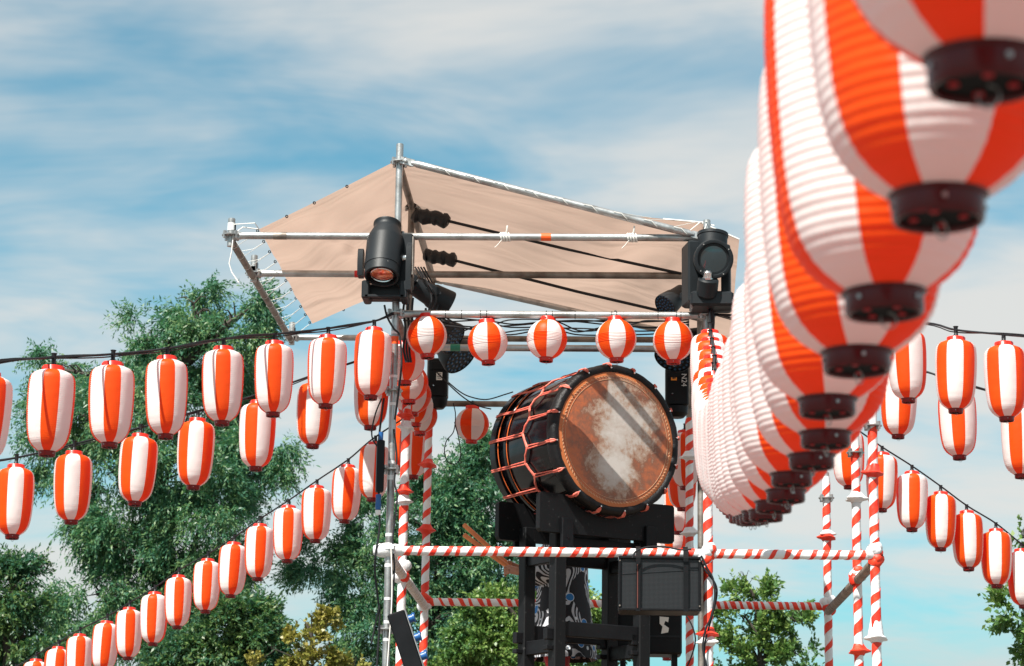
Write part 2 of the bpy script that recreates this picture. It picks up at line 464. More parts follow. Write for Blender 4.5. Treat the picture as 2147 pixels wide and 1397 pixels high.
def helix(m, p0, p1, r, pitch, width, sign=1, phase=0.0, seed=0, mi=0, n=14):
    p0, p1 = Vector(p0), Vector(p1)
    x, y, a = frame_of(p1 - p0); Ln = (p1 - p0).length
    turns = Ln / pitch; k = int(turns * n) + 1
    rr = random.Random(seed); V = []; F = []
    j1 = [rr.uniform(-.2, .2) for _ in range(int(turns) + 4)]
    for i in range(k + 1):
        tt = i / n
        q = int(tt); fr = tt - q
        jit = (j1[q] * (1 - fr) + j1[q + 1] * fr) * pitch
        s = tt * pitch + jit
        th = sign * 2 * PI * tt + phase
        w = width * (1 + .25 * math.sin(q * 2.3 + seed) + .1 * math.sin(tt * 9 + seed))
        d = x * math.cos(th) + y * math.sin(th)
        for e in (-.5, .5):
            sv = min(max(s + e * w, 0), Ln)
            V.append(p0 + a * sv + d * (r + .0012))
            V.append(p0 + a * sv + d * (r - .002))
    for i in range(k):
        b = 4 * i; c = b + 4
        F += [(b, c, c + 2, b + 2), (b, b + 1, c + 1, c), (b + 2, c + 2, c + 3, b + 3)]
    m.add(V, F, mi)

def wrap(o, p0, p1, r=.032, pitch=.15, width=.064, sign=1, seed=0, wm=WRAP_W, rm=WRAP_R):
    p0, p1 = Vector(p0), Vector(p1)
    rr = random.Random(seed)
    m = MB(); n = max(3, int((p1 - p0).length / .045))
    m.tube([p0.lerp(p1, i / n) for i in range(n + 1)], [r * (1 + rr.uniform(-.05, .03)) for _ in range(n + 1)], 16)
    obj('cloth_wrap', m, wm, o)
    m = MB(); helix(m, p0, p1, r * 1.02, pitch, width, sign, seed * 1.3, seed)
    obj('ribbon_spiral', m, rm, o)

def flare(o, p, mt, h=.045, R=.064, r=.033, seed=0, both=False):
    rr = random.Random(seed); ph = rr.uniform(0, 6)
    wob = lambda k, th: 1 + (.16 * math.sin(3 * th + ph) + .1 * math.sin(5 * th + 2 * ph)) * (1 if k in (1, 2, 3) else .25)
    m = MB()
    R = min(R, .074); pr = [(h, r), (.016, R * .66), (0, R), (-.006, R * .97), (-.016, R * .6), (-.03, r)]
    m.lathe(pr, p, (rr.uniform(-.1, .1), rr.uniform(-.1, .1), 1), 26, caps=False, wob=wob)
    obj('cloth_flare', m, mt, o)

def knot(o, p, R=.085, seed=0, mats=(WRAP_W, WRAP_R)):
    """bunched cloth round a joint: crossed wraps with loose ends"""
    rr = random.Random(seed); p = Vector(p)
    for q in range(2):
        m = MB()
        for k in range(3):
            ax = Vector((rr.uniform(-.7, .7), rr.uniform(-.4, .4), rr.uniform(.4, 1))) if k else Vector((.6 if q else -.6, 0, 1))
            ph = rr.uniform(0, 6)
            R0 = R * rr.uniform(.46, .58) * (.84 if q else 1)
            off = Vector((rr.uniform(-.02, .02), -.004 * q, rr.uniform(-.045, .045)))
            m.lathe([(-.035, R0 * .7), (-.022, R0 * 1.0), (.004, R0 * 1.12), (.024, R0), (.036, R0 * .66)], p + off, ax, 22, caps=False,
                    wob=lambda kk, th, ph=ph: 1 + .1 * math.sin(2 * th + ph) + .06 * math.sin(5 * th + ph))
        obj('cloth_knot', m, mats[q], o)

def ledger(p0, p1, material=GALV, r=PR, ends=True, label=None, n=1):
    p0, p1 = Vector(p0), Vector(p1)
    a = (p1 - p0).normalized(); m = MB()
    k = max(2, int((p1 - p0).length / .4))
    q0, q1 = (p0 + a * .06, p1 - a * .06) if ends else (p0, p1)
    m.tube([q0.lerp(q1, i / k) for i in range(k + 1)], r, 16)
    if ends:
        x, y, _ = frame_of(a)
        for s, e in ((q0, -1), (q1, 1)):
            m.box(s + a * (e * .02), (.03, .05, .06), (x, y, a), bev=.006)
            m.box(s + a * (e * .032) + Vector((0, 0, .035)), (.008, .022, .085), (x if abs(x.z) < .5 else a, Vector((0, 1, 0)) if abs(a.y) < .5 else Vector((1, 0, 0)), Vector((0, 0, 1))))
    return obj('ledger', m, material, tower, label=label)

def tape(o, p, axis, w, material, r=PR):
    m = MB(); m.lathe([(-w / 2, r * 1.0), (-w / 2, r * 1.06), (w / 2, r * 1.06), (w / 2, r)], p, axis, 16, caps=False)
    obj('tape_band', m, material, o)

def on(pa, pb, px):
    """point of segment pa-pb whose projection has pixel column px"""
    lo, hi = 0.0, 1.0
    pa, pb = Vector(pa), Vector(pb)
    def col_(t):
        d = pa.lerp(pb, t) - Vector((0, 0, CAMZ)); return IW / 2 + F_PX * d.dot(RIGHT) / d.dot(FWD)
    s = 1 if col_(1) > col_(0) else -1
    for _ in range(30):
        mid = (lo + hi) / 2
        if (col_(mid) - px) * s < 0: lo = mid
        else: hi = mid
    return pa.lerp(pb, lo)

zpx = lambda px, py, Y: at(px, py, Y).z
# left front post, bare, with stickers of tape
pFL = post((XL, YF, 0), (XL, YF, zpx(829, 303, YF)), [ZT, ZL, ZO, zpx(815, 820, YF), ZR, zpx(806, 1320, YF), zpx(812, 985, YF)])
for py, mt, w in ((714, TAPE_O, .05), (698, TAPE_W, .02), (1122, TAPE_W, .02), (1186, TAPE_W, .02), (1256, TAPE_W, .018), (1305, TAPE_W, .018), (1342, TAPE_W, .018), (790, TAPE_W, .018), (848, TAPE_W, .02), (970, TAPE_W, .02), (1002, TAPE_W, .03)):
    tape(pFL, (XL, YF, zpx(815, py, YF)), (0, 0, 1), w, mt)
pML = post((XL, YM, 0), (XL, YM, zpx(858, 393, YM)), [ZT - .005, ZL, ZO], GALV_BROWN)
wz = zpx(848, 700, YM)
wrap(pML, (XL, YM, 1.9), (XL, YM, wz), .0305, .150, .064, 1, 3)
for py, mt, s in ((872, WRAP_R, 1), (896, WRAP_W, 2), (1030, WRAP_R, 3), (1052, WRAP_W, 4)):
    flare(pML, (XL, YM, zpx(845, py, YM)), mt, seed=s, R=.06)
knot(pML, (XL, YM, ZR - .02), .085, 5)
pBL = post((XL, YB, 0), (XL, YB, ZT + .1), [ZT - .01, ZL, ZO], GALV_BROWN)
wrap(pBL, (XL, YB, 1.9), (XL, YB, ZO - .1), .0305, .15, .064, 1, 8)
for py, mt, s in ((975, WRAP_R, 1), (1112, WRAP_R, 6)):
    flare(pBL, (XL, YB, zpx(886, py, YB)), mt, seed=s, R=.085)
knot(pBL, (XL, YB, ZR), .09, 9)
pFR = post((XR, YF, 0), (XR, YF, ZL + .12), [ZL, ZO], GALV)
wrap(pFR, (XR, YF, 1.9), (XR, YF, ZO - .12), .0305, .155, .066, 1, 12)
knot(pFR, (XR, YF, ZR), .082, 13)
for py, mt, s in ((1330, WRAP_R, 21), (1346, WRAP_W, 22)):
    flare(pFR, (XR, YF, zpx(1490, py, YF)), mt, seed=s, R=.08)
pMR = post((XR, YM, 0), (XR, YM, ZL + .2), [ZL, ZO], GALV_BROWN)
pBR = post((XR, YB, 0), (XR, YB, ZL + .1), [ZL, ZO], GALV_BROWN)
wrap(pBR, (XR, YB, 1.9), (XR, YB, ZO - .1), .0305, .12, .05, 1, 17)
for py, s in ((958, 1), (1118, 2)): flare(pBR, (XR, YB, zpx(1448, py, YB)), WRAP_W, R=.085, seed=s + 40)
ZX = zpx(1830, 830, YF)
for (Y, sd, fl, kn) in ((YF, 30, ((992, WRAP_R, .075, .06), (1338, WRAP_W, .085, .14)), 1), (YM, 33, ((1046, WRAP_W, .075, .05), (1366, WRAP_R, .07, .05)), 1), (YB, 36, ((1128, WRAP_R, .075, .04), (1121, WRAP_W, .06, .03)), 1)):
    p = post((XX, Y, 0), (XX, Y, ZX), [ZX - .2], GALV)
    wrap(p, (XX, Y, 1.9), (XX, Y, ZX - .03), .0305, .15, .064, 1 if Y != YB else 1, sd)
    for py, mt, R, h in fl: flare(p, (XX, Y, zpx(1800, py, Y)), mt, h, R, seed=sd + py)
    knot(p, (XX, Y, ZR), .085, sd)
# stub posts of the left roof wing
for (Y, t, b) in ((YF, .115, .075), (YM, .13, .06), (YB, .12, .06)):
    p = post((XW, Y, ZL - b), (XW, Y, ZL + t), [ZL])
    tape(p, (XW, Y, ZL + .06), (0, 0, 1), .05, TAPE_W) if Y == YF else None
# ledgers
lt = ledger((XW, YF, ZL), (XL, YF, ZL)); tape(lt, (XW + .33, YF, ZL), (1, 0, 0), .09, GALV_BROWN)
lt = ledger((XL, YF, ZL), (XR, YF, ZL))
tape(lt, on((XL, YF, ZL), (XR, YF, ZL), 1145), (1, 0, 0), .066, TAPE_O)
for pxx, sd in ((1060, 1), (1326, 2)):
    m = MB(); c = on((XL, YF, ZL), (XR, YF, ZL), pxx)
    for k in range(5): m.torus(c + Vector((.012 * (k - 2), 0, 0)), (1, .25 * (k % 3 - 1), .2), PR * 1.15, .006, 14, 5)
    m.tube([c, c + Vector((.01, -.03, .045)), c + Vector((.012, -.03, .07))], .006, 5)
    m.tube([c + Vector((-.02, -.02, -.02)), c + Vector((-.05, -.025, -.06)), c + Vector((-.07, -.025, -.08))], .002, 4)
    obj('cord_binding', m, CORD_W, lt)
ml = ledger((XW, YM, ZL), (XL, YM, ZL), GALV); tape(ml, on((XW, YM, ZL), (XL, YM, ZL), 757), (1, 0, 0), .09, TAPE_R)
ledger((XL, YM, ZL), (XR, YM, ZL), GALV_BROWN)
ledger((XW, YB, ZL), (XL, YB, ZL), GALV); ledger((XL, YB, ZL), (XR, YB, ZL), GALV_BROWN)
lf = ledger((XL, YF, ZO), (XR, YF, ZO), GALV)
for pxx in (968, 1008, 1020, 1146, 1158, 1206, 1283, 1293, 1380, 1418, 1428, 935):
    m = MB(); m.torus(on((XL, YF, ZO), (XR, YF, ZO), pxx), (1, random.uniform(-.1, .1), 0), PR * 1.06, .0025, 14, 5)
    obj('cable_tie', m, CABLE, lf)
lm = ledger((XL, YM, ZO), (XR, YM, ZO), GALV); tape(lm, on((XL, YM, ZO), (XR, YM, ZO), 955), (1, 0, 0), .07, TAPE_G)
ledger((XL, YB, ZO), (XL + 1.0, YB, ZO), GALV_BROWN)
# depth pipes
lo_ = ledger((XW, YF, ZL - .03), (XW, YM, ZL - .03), GALV_BROWN); ledger((XW, YM, ZL - .03), (XW, YB, ZL - .03), GALV_BROWN)
ledger((XL, YF, ZT - .02), (XL, YM, ZT - .02), GALV_BROWN); ledger((XL, YM, ZT - .02), (XL, YB, ZT - .02), GALV_BROWN)
for x in (XL, XR):
    ledger((x, YF, ZO), (x, YM, ZO), GALV_BROWN); ledger((x, YM, ZO), (x, YB, ZO), GALV_BROWN)
# sloping roof pipes with flattened, bolted ends
def brace(p0, p1, material=GALV):
    p0, p1 = Vector(p0), Vector(p1); a = (p1 - p0).normalized(); m = MB()
    x, y, _ = frame_of(a)
    m.tube([p0 + a * .06, p0 + a * .1, p0.lerp(p1, .5), p1 - a * .1, p1 - a * .06], [.014, PR, PR, PR, .014], 14)
    for s, e in ((p0, 1), (p1, -1)):
        m.box(s + a * (e * .03), (.05, .012, .10), (y if abs(y.z) > .5 else x, Vector((0, -1, 0)), a), bev=.004)
        m.lathe([(0, .012), (.016, .012), (.018, .009)], s + a * (e * .02) + Vector((0, -.006, 0)), (0, -1, 0), 6)
    return obj('brace', m, material, tower)
brF = brace(at(845, 337, YF - .04), at(1474, 497, YF - .05))
brB = brace(at(908, 586, YB), at(1440, 705, YB))
# striped rails
def rail(p0, p1, seed, r=.0295, pitch=.082, width=.031, sign=-1, wm=WRAP_W, rm=WRAP_R):
    m = MB(); m.tube([p0, p1], PR, 12)
    o = obj('rail', m, GALV, tower)
    wrap(o, p0, p1, r, pitch, width, sign, seed, wm, rm)
    return o
rail((XL - .02, YF, ZR), (XR, YF, ZR), 50); rail((XR, YF, ZR), (XX, YF, ZR), 51)
rail((XL, YB, ZR), (XR, YB, ZR), 52, pitch=.075, sign=1); rail((XR, YB, ZR), (XX, YB, ZR), 53, pitch=.06, sign=1)
for x, s in ((XL + .005, 54), (XX, 55)):
    rail((x, YF, ZR - .04), (x, YM, ZR - .04), s, r=.031, pitch=.05, width=.015, wm=WRAP_T, rm=WRAP_W if x < 0 else GALV_BROWN)
    rail((x, YM, ZR - .04), (x, YB, ZR - .04), s + 4, r=.031, pitch=.06, width=.022, wm=WRAP_T, rm=WRAP_W if x < 0 else GALV_BROWN)
m = MB()
c0 = Vector((XL, YF, ZR))
m.lathe([(-.1, .03), (-.06, .05), (0, .055), (.05, .04), (.09, .033)], c0, (1, 0, 0), 16, wob=lambda k, th: 1 + .12 * math.sin(2 * th + k))
obj('cloth_knot', m, WRAP_W, tower)
# deck
m = MB(); DECK = ZR - 1.02
for i in range(9):
    w = (XX - XL + .2) / 9
    m.box((XL - .1 + w * (i + .5), (YF + YB) / 2, DECK - .025), (w - .006, YB - YF + .1, .05))
obj('deck', m, PLANK, tower)
m = MB()
for Y in (YF, YM, YB):
    m.tube([(XL, Y, DECK - .09), (XX, Y, DECK - .09)], PR, 10)
obj('deck_beam', m, GALV, tower)

# ------------------------------------------------------------------ canopy
def lerp_path(pts, t):
    n = len(pts) - 1; s = min(max(t, 0), 1) * n; i = min(int(s), n - 1)
    return pts[i].lerp(pts[i + 1], s - i)
can = thing('canopy', 'beige tarpaulin roof laced to the scaffold pipes', 'canopy', tuple(at(829, 340, YF)))
def tarp(front, back, nu, nv, sag, name):
    m = MB(); V = []; F = []
    for i in range(nu + 1):
        u = i / nu; a, b = lerp_path(front, u), lerp_path(back, u)
        for j in range(nv + 1):
            v = j / nv; p = a.lerp(b, v)
            s = 4 * v * (1 - v)
            wr = .03 * math.sin(9 * u + 5 * v) * math.sin(PI * v) + 0.028 * math.sin(17 * (u + .35 * v) + 1.3) * s + .02 * math.sin(30 * (v - .55 * u) + 3 * math.sin(7 * u)) * math.sin(PI * v) * (.25 + u * (1.2 - u))
            p = p + Vector((0, 0, -sag * s * math.sin(PI * min(1, u * .9 + .1)) + wr))
            V.append(p)
    for i in range(nu):
        for j in range(nv):
            b = i * (nv + 1) + j
            F.append((b, b + 1, b + nv + 2, b + nv + 1))
    m.add(V, F)
    return obj(name, m, TARP, can)
Lf = [at(829, 338, YF + .02), at(735, 386, YF + .02), at(640, 434, YF + .03), at(543, 481, YF + .05)]
Lb = [at(912, 592, YB), at(830, 605, YB - .05), at(742, 640, YB - .1), at(655, 679, YB - .15)]
tarp(Lf, Lb, 40, 30, .05, 'tarp_panel')
Rf = [at(829, 336, YF + .02), at(985, 372, YF + .03), at(1140, 412, YF + .05), at(1290, 450, YF + .08), at(1390, 459, YF + .08), at(1468, 466, YF + .08), at(1550, 502, YF + .1)]
Rb = [at(912, 590, YB), at(1020, 605, YB), at(1130, 630, YB), at(1260, 660, YB), at(1350, 680, YB), at(1440, 698, YB), at(1530, 716, YB)]
tarp(Rf, Rb, 60, 30, .06, 'tarp_panel')
# eyelets and lacing
def eyelet(p, ax):
    m = MB(); m.torus(p, ax, .0085, .0035, 10, 5)
    obj('eyelet', m, BLACK_M, can)
class Cords:
    def tube(self, *a): m = MB(); m.tube(*a); obj('lacing_cord', m, CORD_W, can)
    def torus(self, *a): m = MB(); m.torus(*a); obj('lacing_cord', m, CORD_W, can)
cord = Cords()
pa, pb = Vector((XW, YF, ZL - .03)), Vector((XW, YB, ZL - .03))
NE = 11
for k in range(NE):
    t = k / (NE - 1)
    e = Lf[3].lerp(Lb[3], t * .97 + .015); eyelet(e + Vector((-.015, 0, 0)), (.3, 1, .5))
    q = pa.lerp(pb, min(1, t * .93 + .04)); q2 = pa.lerp(pb, min(1, t * .93 + .085))
    cord.tube([e, e.lerp(q, .5) + Vector((0, 0, -.004)), q + Vector((0, 0, .03))], .002, 5)
    cord.torus(q, (0, 1, .1), PR * 1.05, .002, 12, 4)
    cord.tube([e, q2 + Vector((0, 0, .03))], .0018, 5)
c1 = Vector((XW + .02, YF - .03, ZL))
cord.tube([Lf[3], c1 + Vector((.06, 0, .05)), c1, c1 + Vector((-.005, -.01, -.12)), c1 + Vector((-.02, 0, -.2)), c1 + Vector((.0, 0, -.26)), c1 + Vector((.05, 0, -.33))], .0042, 5)
cord.tube([c1 + Vector((0, 0, .07)), c1 + Vector((.14, 0, .08)), Lf[3]], .0035, 5)
# wound cord along the front sloping pipe
A0, A1 = at(900, 352, YF - .04), at(1460, 493, YF - .05)
for k in range(9):
    t = (k + .5) / 9
    p = A0.lerp(A1, t); ax = (A1 - A0).normalized()
    cord.tube([p + Vector((-.05, -.028, .022)), p + Vector((0, -.03, .012)), p + Vector((.02, -.03, -.012)), p + Vector((.045, -.012, -.03))], .0024, 5)
    e = lerp_path(Rf, (t * 5.2) / 6)
    cord.tube([p + Vector((-.05, -.028, .022)), e], .002, 5)
e = Rf[5]
pr = Vector((XR, YF - .02, ZL + .1))
for d in (Vector((-.12, 0, -.06)), Vector((.0, -.03, 0)), Vector((.05, 0, -.02))): cord.tube([e, pr + d], .0035, 5)
cord.tube([pr, pr + Vector((-.05, -.03, -.15)), pr + Vector((-.12, -.03, -.2)), pr + Vector((-.03, -.04, -.32))], .0035, 5)
cord.tube([Rf[4], Rf[5], Rf[6]], .006, 5)
for k in range(5):
    e = lerp_path(Rb, .28 + k * .105); eyelet(e, (.2, 1, .3))
    q = on(at(908, 586, YB), at(1440, 705, YB), 1000 + k * 66)
    cord.tube([e, q + Vector((0, -.028, 0))], .0028, 5)
for t in (.36, .6, .8):
    eyelet(lerp_path(Lf, t) + Vector((0, 0, -.004)), (.4, 1, .2))
for t in (.75, .35): eyelet(lerp_path(Lb, t), (.4, 1, .2))

# ------------------------------------------------------------------ lanterns
D_BAR = 0.250
def stripe_angles():
    A = []; C = []
    th = 0.0
    for s in range(8):
        w = math.radians(42 if s % 2 == 0 else 48); k = 7
        for i in range(k):
            A.append(th - math.radians(21) + w * i / k); C.append(s % 2)
        th += w
    return A, C
def lantern_shell(prof, ribs, samples, H, z0):
    """prof: (t, r) from the top; ribbed vinyl skin, stripes as faces of two materials"""
    A, C = stripe_angles(); n = len(A)
    K = ribs * samples
    m = MB(); V = []; F = []; MI = []
    ts = [p[0] for p in prof]; rs = [p[1] for p in prof]
    for k in range(K + 1):
        t = k / K; r = float(np.interp(t, ts, rs))
        ph = (k % samples) / samples
        r *= 1 - .013 * abs(math.cos(PI * ph)) ** 3
        if samples == 2: r = float(np.interp(t, ts, rs)) * (1 - (.032 if k % 2 == 0 else 0))
        for th in A: V.append((r * math.sin(th), -r * math.cos(th), z0 - H * t))
    for k in range(K):
        for i in range(n):
            j = (i + 1) % n
            F.append((k * n + i, (k + 1) * n + i, (k + 1) * n + j, k * n + j)); MI.append(C[i])
    m.v = V; m.f = F; m.m = MI
    return m
def smooth_prof(pts, n=60):
    t = np.array([p[0] for p in pts]); r = np.array([p[1] for p in pts])
    # monotone-ish smoothing by repeated averaging of a dense linear curve
    tt = np.linspace(0, 1, n * 4 + 1); rr = np.interp(tt, t, r)
    for _ in range(18):
        rr[1:-1] = (rr[:-2] + 2 * rr[1:-1] + rr[2:]) / 4
    return list(zip(tt, rr))
R_ = D_BAR / 2
BAR = smooth_prof([(0, .46 * R_), (.012, .60 * R_), (.03, .76 * R_), (.06, .885 * R_), (.11, .96 * R_), (.2, .99 * R_), (.32, 1.0 * R_), (.5, .985 * R_), (.66, .95 * R_), (.78, .9 * R_), (.87, .82 * R_), (.93, .7 * R_), (.97, .55 * R_), (1, .38 * R_)])
RB = 0.135
sphere_pr = [(.5 - .5 * math.cos(a) / math.cos(.36), RB * math.sin(a)) for a in np.linspace(.36, PI - .36, 40)]
def lantern_proto(name, prof, H, rt, rb, ribs, samples, cap_h=.026, seg=28, capm=None):
    root = thing(name, '', 'lantern')
    z0 = -.022
    sh = obj('paper_shell', lantern_shell(prof, ribs, samples, H, z0), [PAPER_RED, PAPER_WHITE], root, world=False, ang=80 if samples > 1 else 40)
    m = MB(); m.lathe([(0, rt * .72), (.001, rt * .95), (-.003, rt), (-.022, rt), (-.026, rt * 1.06), (-.029, rt * .98), (-.024, rt * .72)], (0, 0, 0), (0, 0, 1), seg, caps=False)
    m.box((rt * .99, 0, -.012), (.006, .02, .012)); m.box((-rt * .99, 0, -.012), (.006, .02, .012))
    obj('top_ring', m, RING_RED, root, world=False)
    zb = z0 - H
    m = MB()
    m.lathe([(.006, rb * .9), (.004, rb * 1.05), (-.002, rb * 1.05), (-.005, rb * .97), (-cap_h + .004, rb * .97), (-cap_h, rb * .93), (-cap_h + .001, rb * .84), (-cap_h + .005, rb * .82)], (0, 0, zb), (0, 0, 1), seg, caps=False)
    m.lathe([(-cap_h + .005, rb * .84), (-cap_h + .0055, .0001)], (0, 0, zb), (0, 0, 1), seg, mi=1, caps=False)
    for k in range(4):
        a = k * PI / 2 + .5
        m.lathe([(-cap_h + .003, .0045), (-cap_h + .0045, .0045)], (rb * .52 * math.cos(a), rb * .52 * math.sin(a), zb), (0, 0, 1), 10, mi=2)
        m.lathe([(0, .0028), (.002, .0028)], (rb * .97 * math.cos(a + .3), rb * .97 * math.sin(a + .3), zb - cap_h * .45), (math.cos(a + .3), math.sin(a + .3), 0), 8, mi=3)
    obj('bottom_cap', m, [capm or CAP_SHADED, CAP_BLACK, CAP_DOT, WIRE], root, world=False)
    m = MB(); m.tube([(.004 + .009 * math.sin(a), 0, zb - cap_h - .006 + .009 * math.cos(a)) for a in np.linspace(0, 5.2, 12)], .0011, 5)
    obj('wire_hook', m, WIRE, root, world=False)
    m = MB(); m.lathe([(-.02, .016), (.010, .016), (.014, .013), (.026, .012), (.03, .008), (.042, .007)], (0, 0, 0), (0, 0, 1), 14)
    m.tube([(-rt * .8, 0, -.004), (-rt * .4, 0, .01), (0, 0, .026), (rt * .4, 0, .01), (rt * .8, 0, -.004)], .0016, 5)
    obj('bulb_socket', m, SOCK_W, root, world=False)
    return root
H_BAR = .428
bar_far = lantern_proto('barrel_lantern', BAR, H_BAR, R_ * .45, R_ * .36, 37, 2, capm=CAP_MID)
bar_near = lantern_proto('barrel_lantern', BAR, H_BAR, R_ * .45, R_ * .36, 37, 6, seg=40)
TOT_BAR = .022 + H_BAR + .026
H_RND = 2 * RB * math.cos(.36)
rnd = lantern_proto('round_lantern', [(min(max(t, 0), 1), r) for t, r in sphere_pr], H_RND, RB * .40, RB * .35, 26, 2, capm=CAP_RED)
used = set()
def hang_from(b, tilt, rot):
    '''top of a lantern whose bottom cap is at b, hung a little askew'''
    from mathutils import Euler
    return b + Euler((tilt[0], tilt[1], rot)).to_matrix() @ Vector((0, 0, TOT_BAR))
def lantern(proto, pos_top, label, group, rot, tilt=(0, 0), black_socket=False, scale=1.0, vary=.018):
    if proto.name not in used: o = proto; used.add(proto.name)
    else: o = copy_tree(proto)
    o.location = pos_top
    o.rotation_euler = (tilt[0], tilt[1], rot)
    q_ = 1 + random.uniform(-vary, vary); o.scale = (scale * q_ * (1 + random.uniform(-.012, .012)), scale * q_, scale * (1 + random.uniform(-.012, .012)))
    o['label'] = label; o['category'] = 'lantern'; o['group'] = group
    if black_socket:
        for c in o.children:
            if c.name.startswith('bulb_socket'): c.material_slots[0].link = 'OBJECT'; c.material_slots[0].material = CABLE
    return o
ROTW = math.radians(45)          # a white stripe faces front instead of a red one
def face_rot(p, red_front, extra=0.0):
    """turn so that a red (or white) stripe looks at the camera"""
    a = math.atan2(p.x, p.y)     # camera is at the origin in plan
    return -a + (0 if red_front else ROTW) + extra

cable_n = 0
def festoon(pts, label, r=.0068, strands=2, seed=0, drops=()):
    rr = random.Random(seed); m = MB()
    pts = [Vector(p) for p in pts]
    # dense smooth polyline
    P = []
    for i in range(len(pts) - 1):
        a = pts[max(i - 1, 0)]; b = pts[i]; c = pts[i + 1]; d = pts[min(i + 2, len(pts) - 1)]
        for k in range(6):
            t = k / 6
            P.append(.5 * ((2 * b) + (c - a) * t + (2 * a - 5 * b + 4 * c - d) * t * t + (3 * b - a - 3 * c + d) * t ** 3))
    P.append(pts[-1])
    m.tube(P, r, 8)
    for s in range(1, strands):
        ph = rr.uniform(0, 6)
        m.tube([p + Vector((0, .008 * math.sin(i * .5 + ph), .012 * math.sin(i * .33 + ph) - .004)) for i, p in enumerate(P)], r * .6, 6)
    for q in drops:
        q = Vector(q)
        m.lathe([(-.012, .011), (.0, .013), (.02, .012), (.03, .017)], q, (0, 0, 1), 10)
    o = obj('festoon_cable', m, CABLE)
    return tag(o, label, 'cable', 'black cables the lanterns hang from')

HANG = .06      # from the lantern's top ring up to the cable
def string_row(rows, label_fn, group, cab_label, bottoms=True, proto=None, ext0=None, ext1=None, seed=0, strands=2):
    """rows: (px, py of the bottom cap, Y, red_front, extra rotation, black socket)"""
    proto = proto or bar_far
    tops = []; drops = []
    for i, (px, py, Y, red, ex, blk) in enumerate(rows):
        b = at(px, py, Y)
        tl = (random.uniform(-.03, .03), random.uniform(-.035, .035))
        rot = face_rot(b, red, ex); top = hang_from(b, tl, rot)
        lantern(proto, top, label_fn(i), group, rot, tl, blk)
        tops.append(top + Vector((0, 0, HANG - .012))); drops.append(top + Vector((0, 0, .025 if blk else .04)))
    pts = ([ext0] if ext0 else []) + tops + ([ext1] if ext1 else [])
    festoon(pts, cab_label, seed=seed, drops=drops, strands=strands)

Yw = lambda w: D_BAR * F_PX / w
r_ = math.radians
# upper left string (to the front post)
L1 = [(777, 838, 14.55, 1, r_(16), 1), (682, 858, 14.25, 1, r_(2), 1), (572, 875, 13.85, 1, r_(2), 1), (465, 893, 13.3, 1, r_(0), 1), (347, 920, 12.75, 1, r_(2), 1), (229, 940, 12.2, 1, r_(2), 0), (98, 957, 11.65, 1, r_(-2), 0), (-40, 978, 11.1, 0, r_(-20), 0)]
nm = lambda i, s: ('' if i == 0 else ORD[i + 1] + ' ') + s
string_row(L1, lambda i: f'striped barrel lantern, {ORD[i+1]} out from the bare front pole on the top left cable', 'lanterns on the top left cable', 'thick black cable of the top left lantern string, from bare pole outward',
           ext0=at(826, 655, YF - .05), ext1=at(-190, 800, 10.5), seed=1, strands=3)
# middle left string (to the middle post)
L2 = [(776, 903, 15.6, 0, r_(14), 1), (655, 941, 15.45, 0, r_(-4), 1), (536, 986, 15.25, 1, r_(-22), 1), (405, 1026, 15.0, 0, r_(-2), 1), (282, 1061, 14.75, 0, r_(4), 0), (149, 1101, 14.5, 0, r_(-3), 0), (25, 1131, 14.25, 0, r_(2), 0), (-105, 1160, 14.0, 1, 0, 0)]
string_row(L2, lambda i: f'striped barrel lantern, {ORD[i+1]} out from the tower on the middle left cable', 'lanterns on the middle left cable', 'black cable of the middle left lantern string behind the top one',
           ext0=at(850, 735, YM), ext1=at(-240, 1030, 13.6), seed=2)
# lower left string (from the rear post away to the left)
L3 = [(780, 1052, 18.0, 1, r_(22), 1), (722, 1098, 18.3, 1, r_(8), 1), (661, 1140, 18.6, 1, r_(10), 1), (602, 1180, 18.9, 1, r_(0), 1), (540, 1217, 19.2, 1, r_(6), 0), (483, 1254, 19.5, 1, r_(8), 0), (430, 1287, 19.8, 1, r_(0), 0), (371, 1320, 20.1, 1, r_(4), 0),
      (320, 1354, 20.4, 1, r_(-10), 0), (268, 1385, 20.7, 1, r_(6), 0), (215, 1412, 21.0, 1, r_(4), 0), (163, 1438, 21.3, 1, r_(6), 0), (114, 1463, 21.6, 1, r_(12), 0), (70, 1488, 21.9, 1, r_(4), 0), (28, 1512, 22.2, 1, r_(4), 0)]
string_row(L3, lambda i: f'striped barrel lantern, {ORD[i+1]} down from the tower on the descending lower left cable', 'lanterns on the descending lower left cable', 'thin black cable of the lower left lantern string, descending away from the tower',
           ext0=at(890, 850, YB), ext1=at(-60, 1440, 22.8), seed=3, strands=1)
# upper right string
R1 = [(1905, 843, 14.3, 1, r_(-14), 1), (2004, 868, 13.8, 0, r_(-2), 0), (2111, 885, 13.3, 0, r_(8), 1), (2225, 905, 12.8, 0, 0, 1)]
string_row(R1, lambda i: f'striped barrel lantern, {ORD[i+1]} clear of the foreground row on the top right cable', 'lanterns on the top right cable', 'black cable of the top right lantern string leaving the frame',
           ext0=at(1480, 660, YF - .05), ext1=at(2350, 760, 12.3), seed=4)
R2 = [(1883, 921, 15.4, 1, r_(22), 1), (2012, 963, 15.1, 1, r_(2), 1), (2142, 1003, 14.8, 1, r_(-16), 1), (2270, 1040, 14.5, 1, 0, 1)]
string_row(R2, lambda i: f'striped barrel lantern, {ORD[i+1]} out on the middle right cable, partly behind a higher lantern', 'lanterns on the middle right cable', 'black cable of the middle right lantern string behind the top right one',
           ext0=at(1470, 650, YM), ext1=at(2400, 930, 14.2), seed=5)
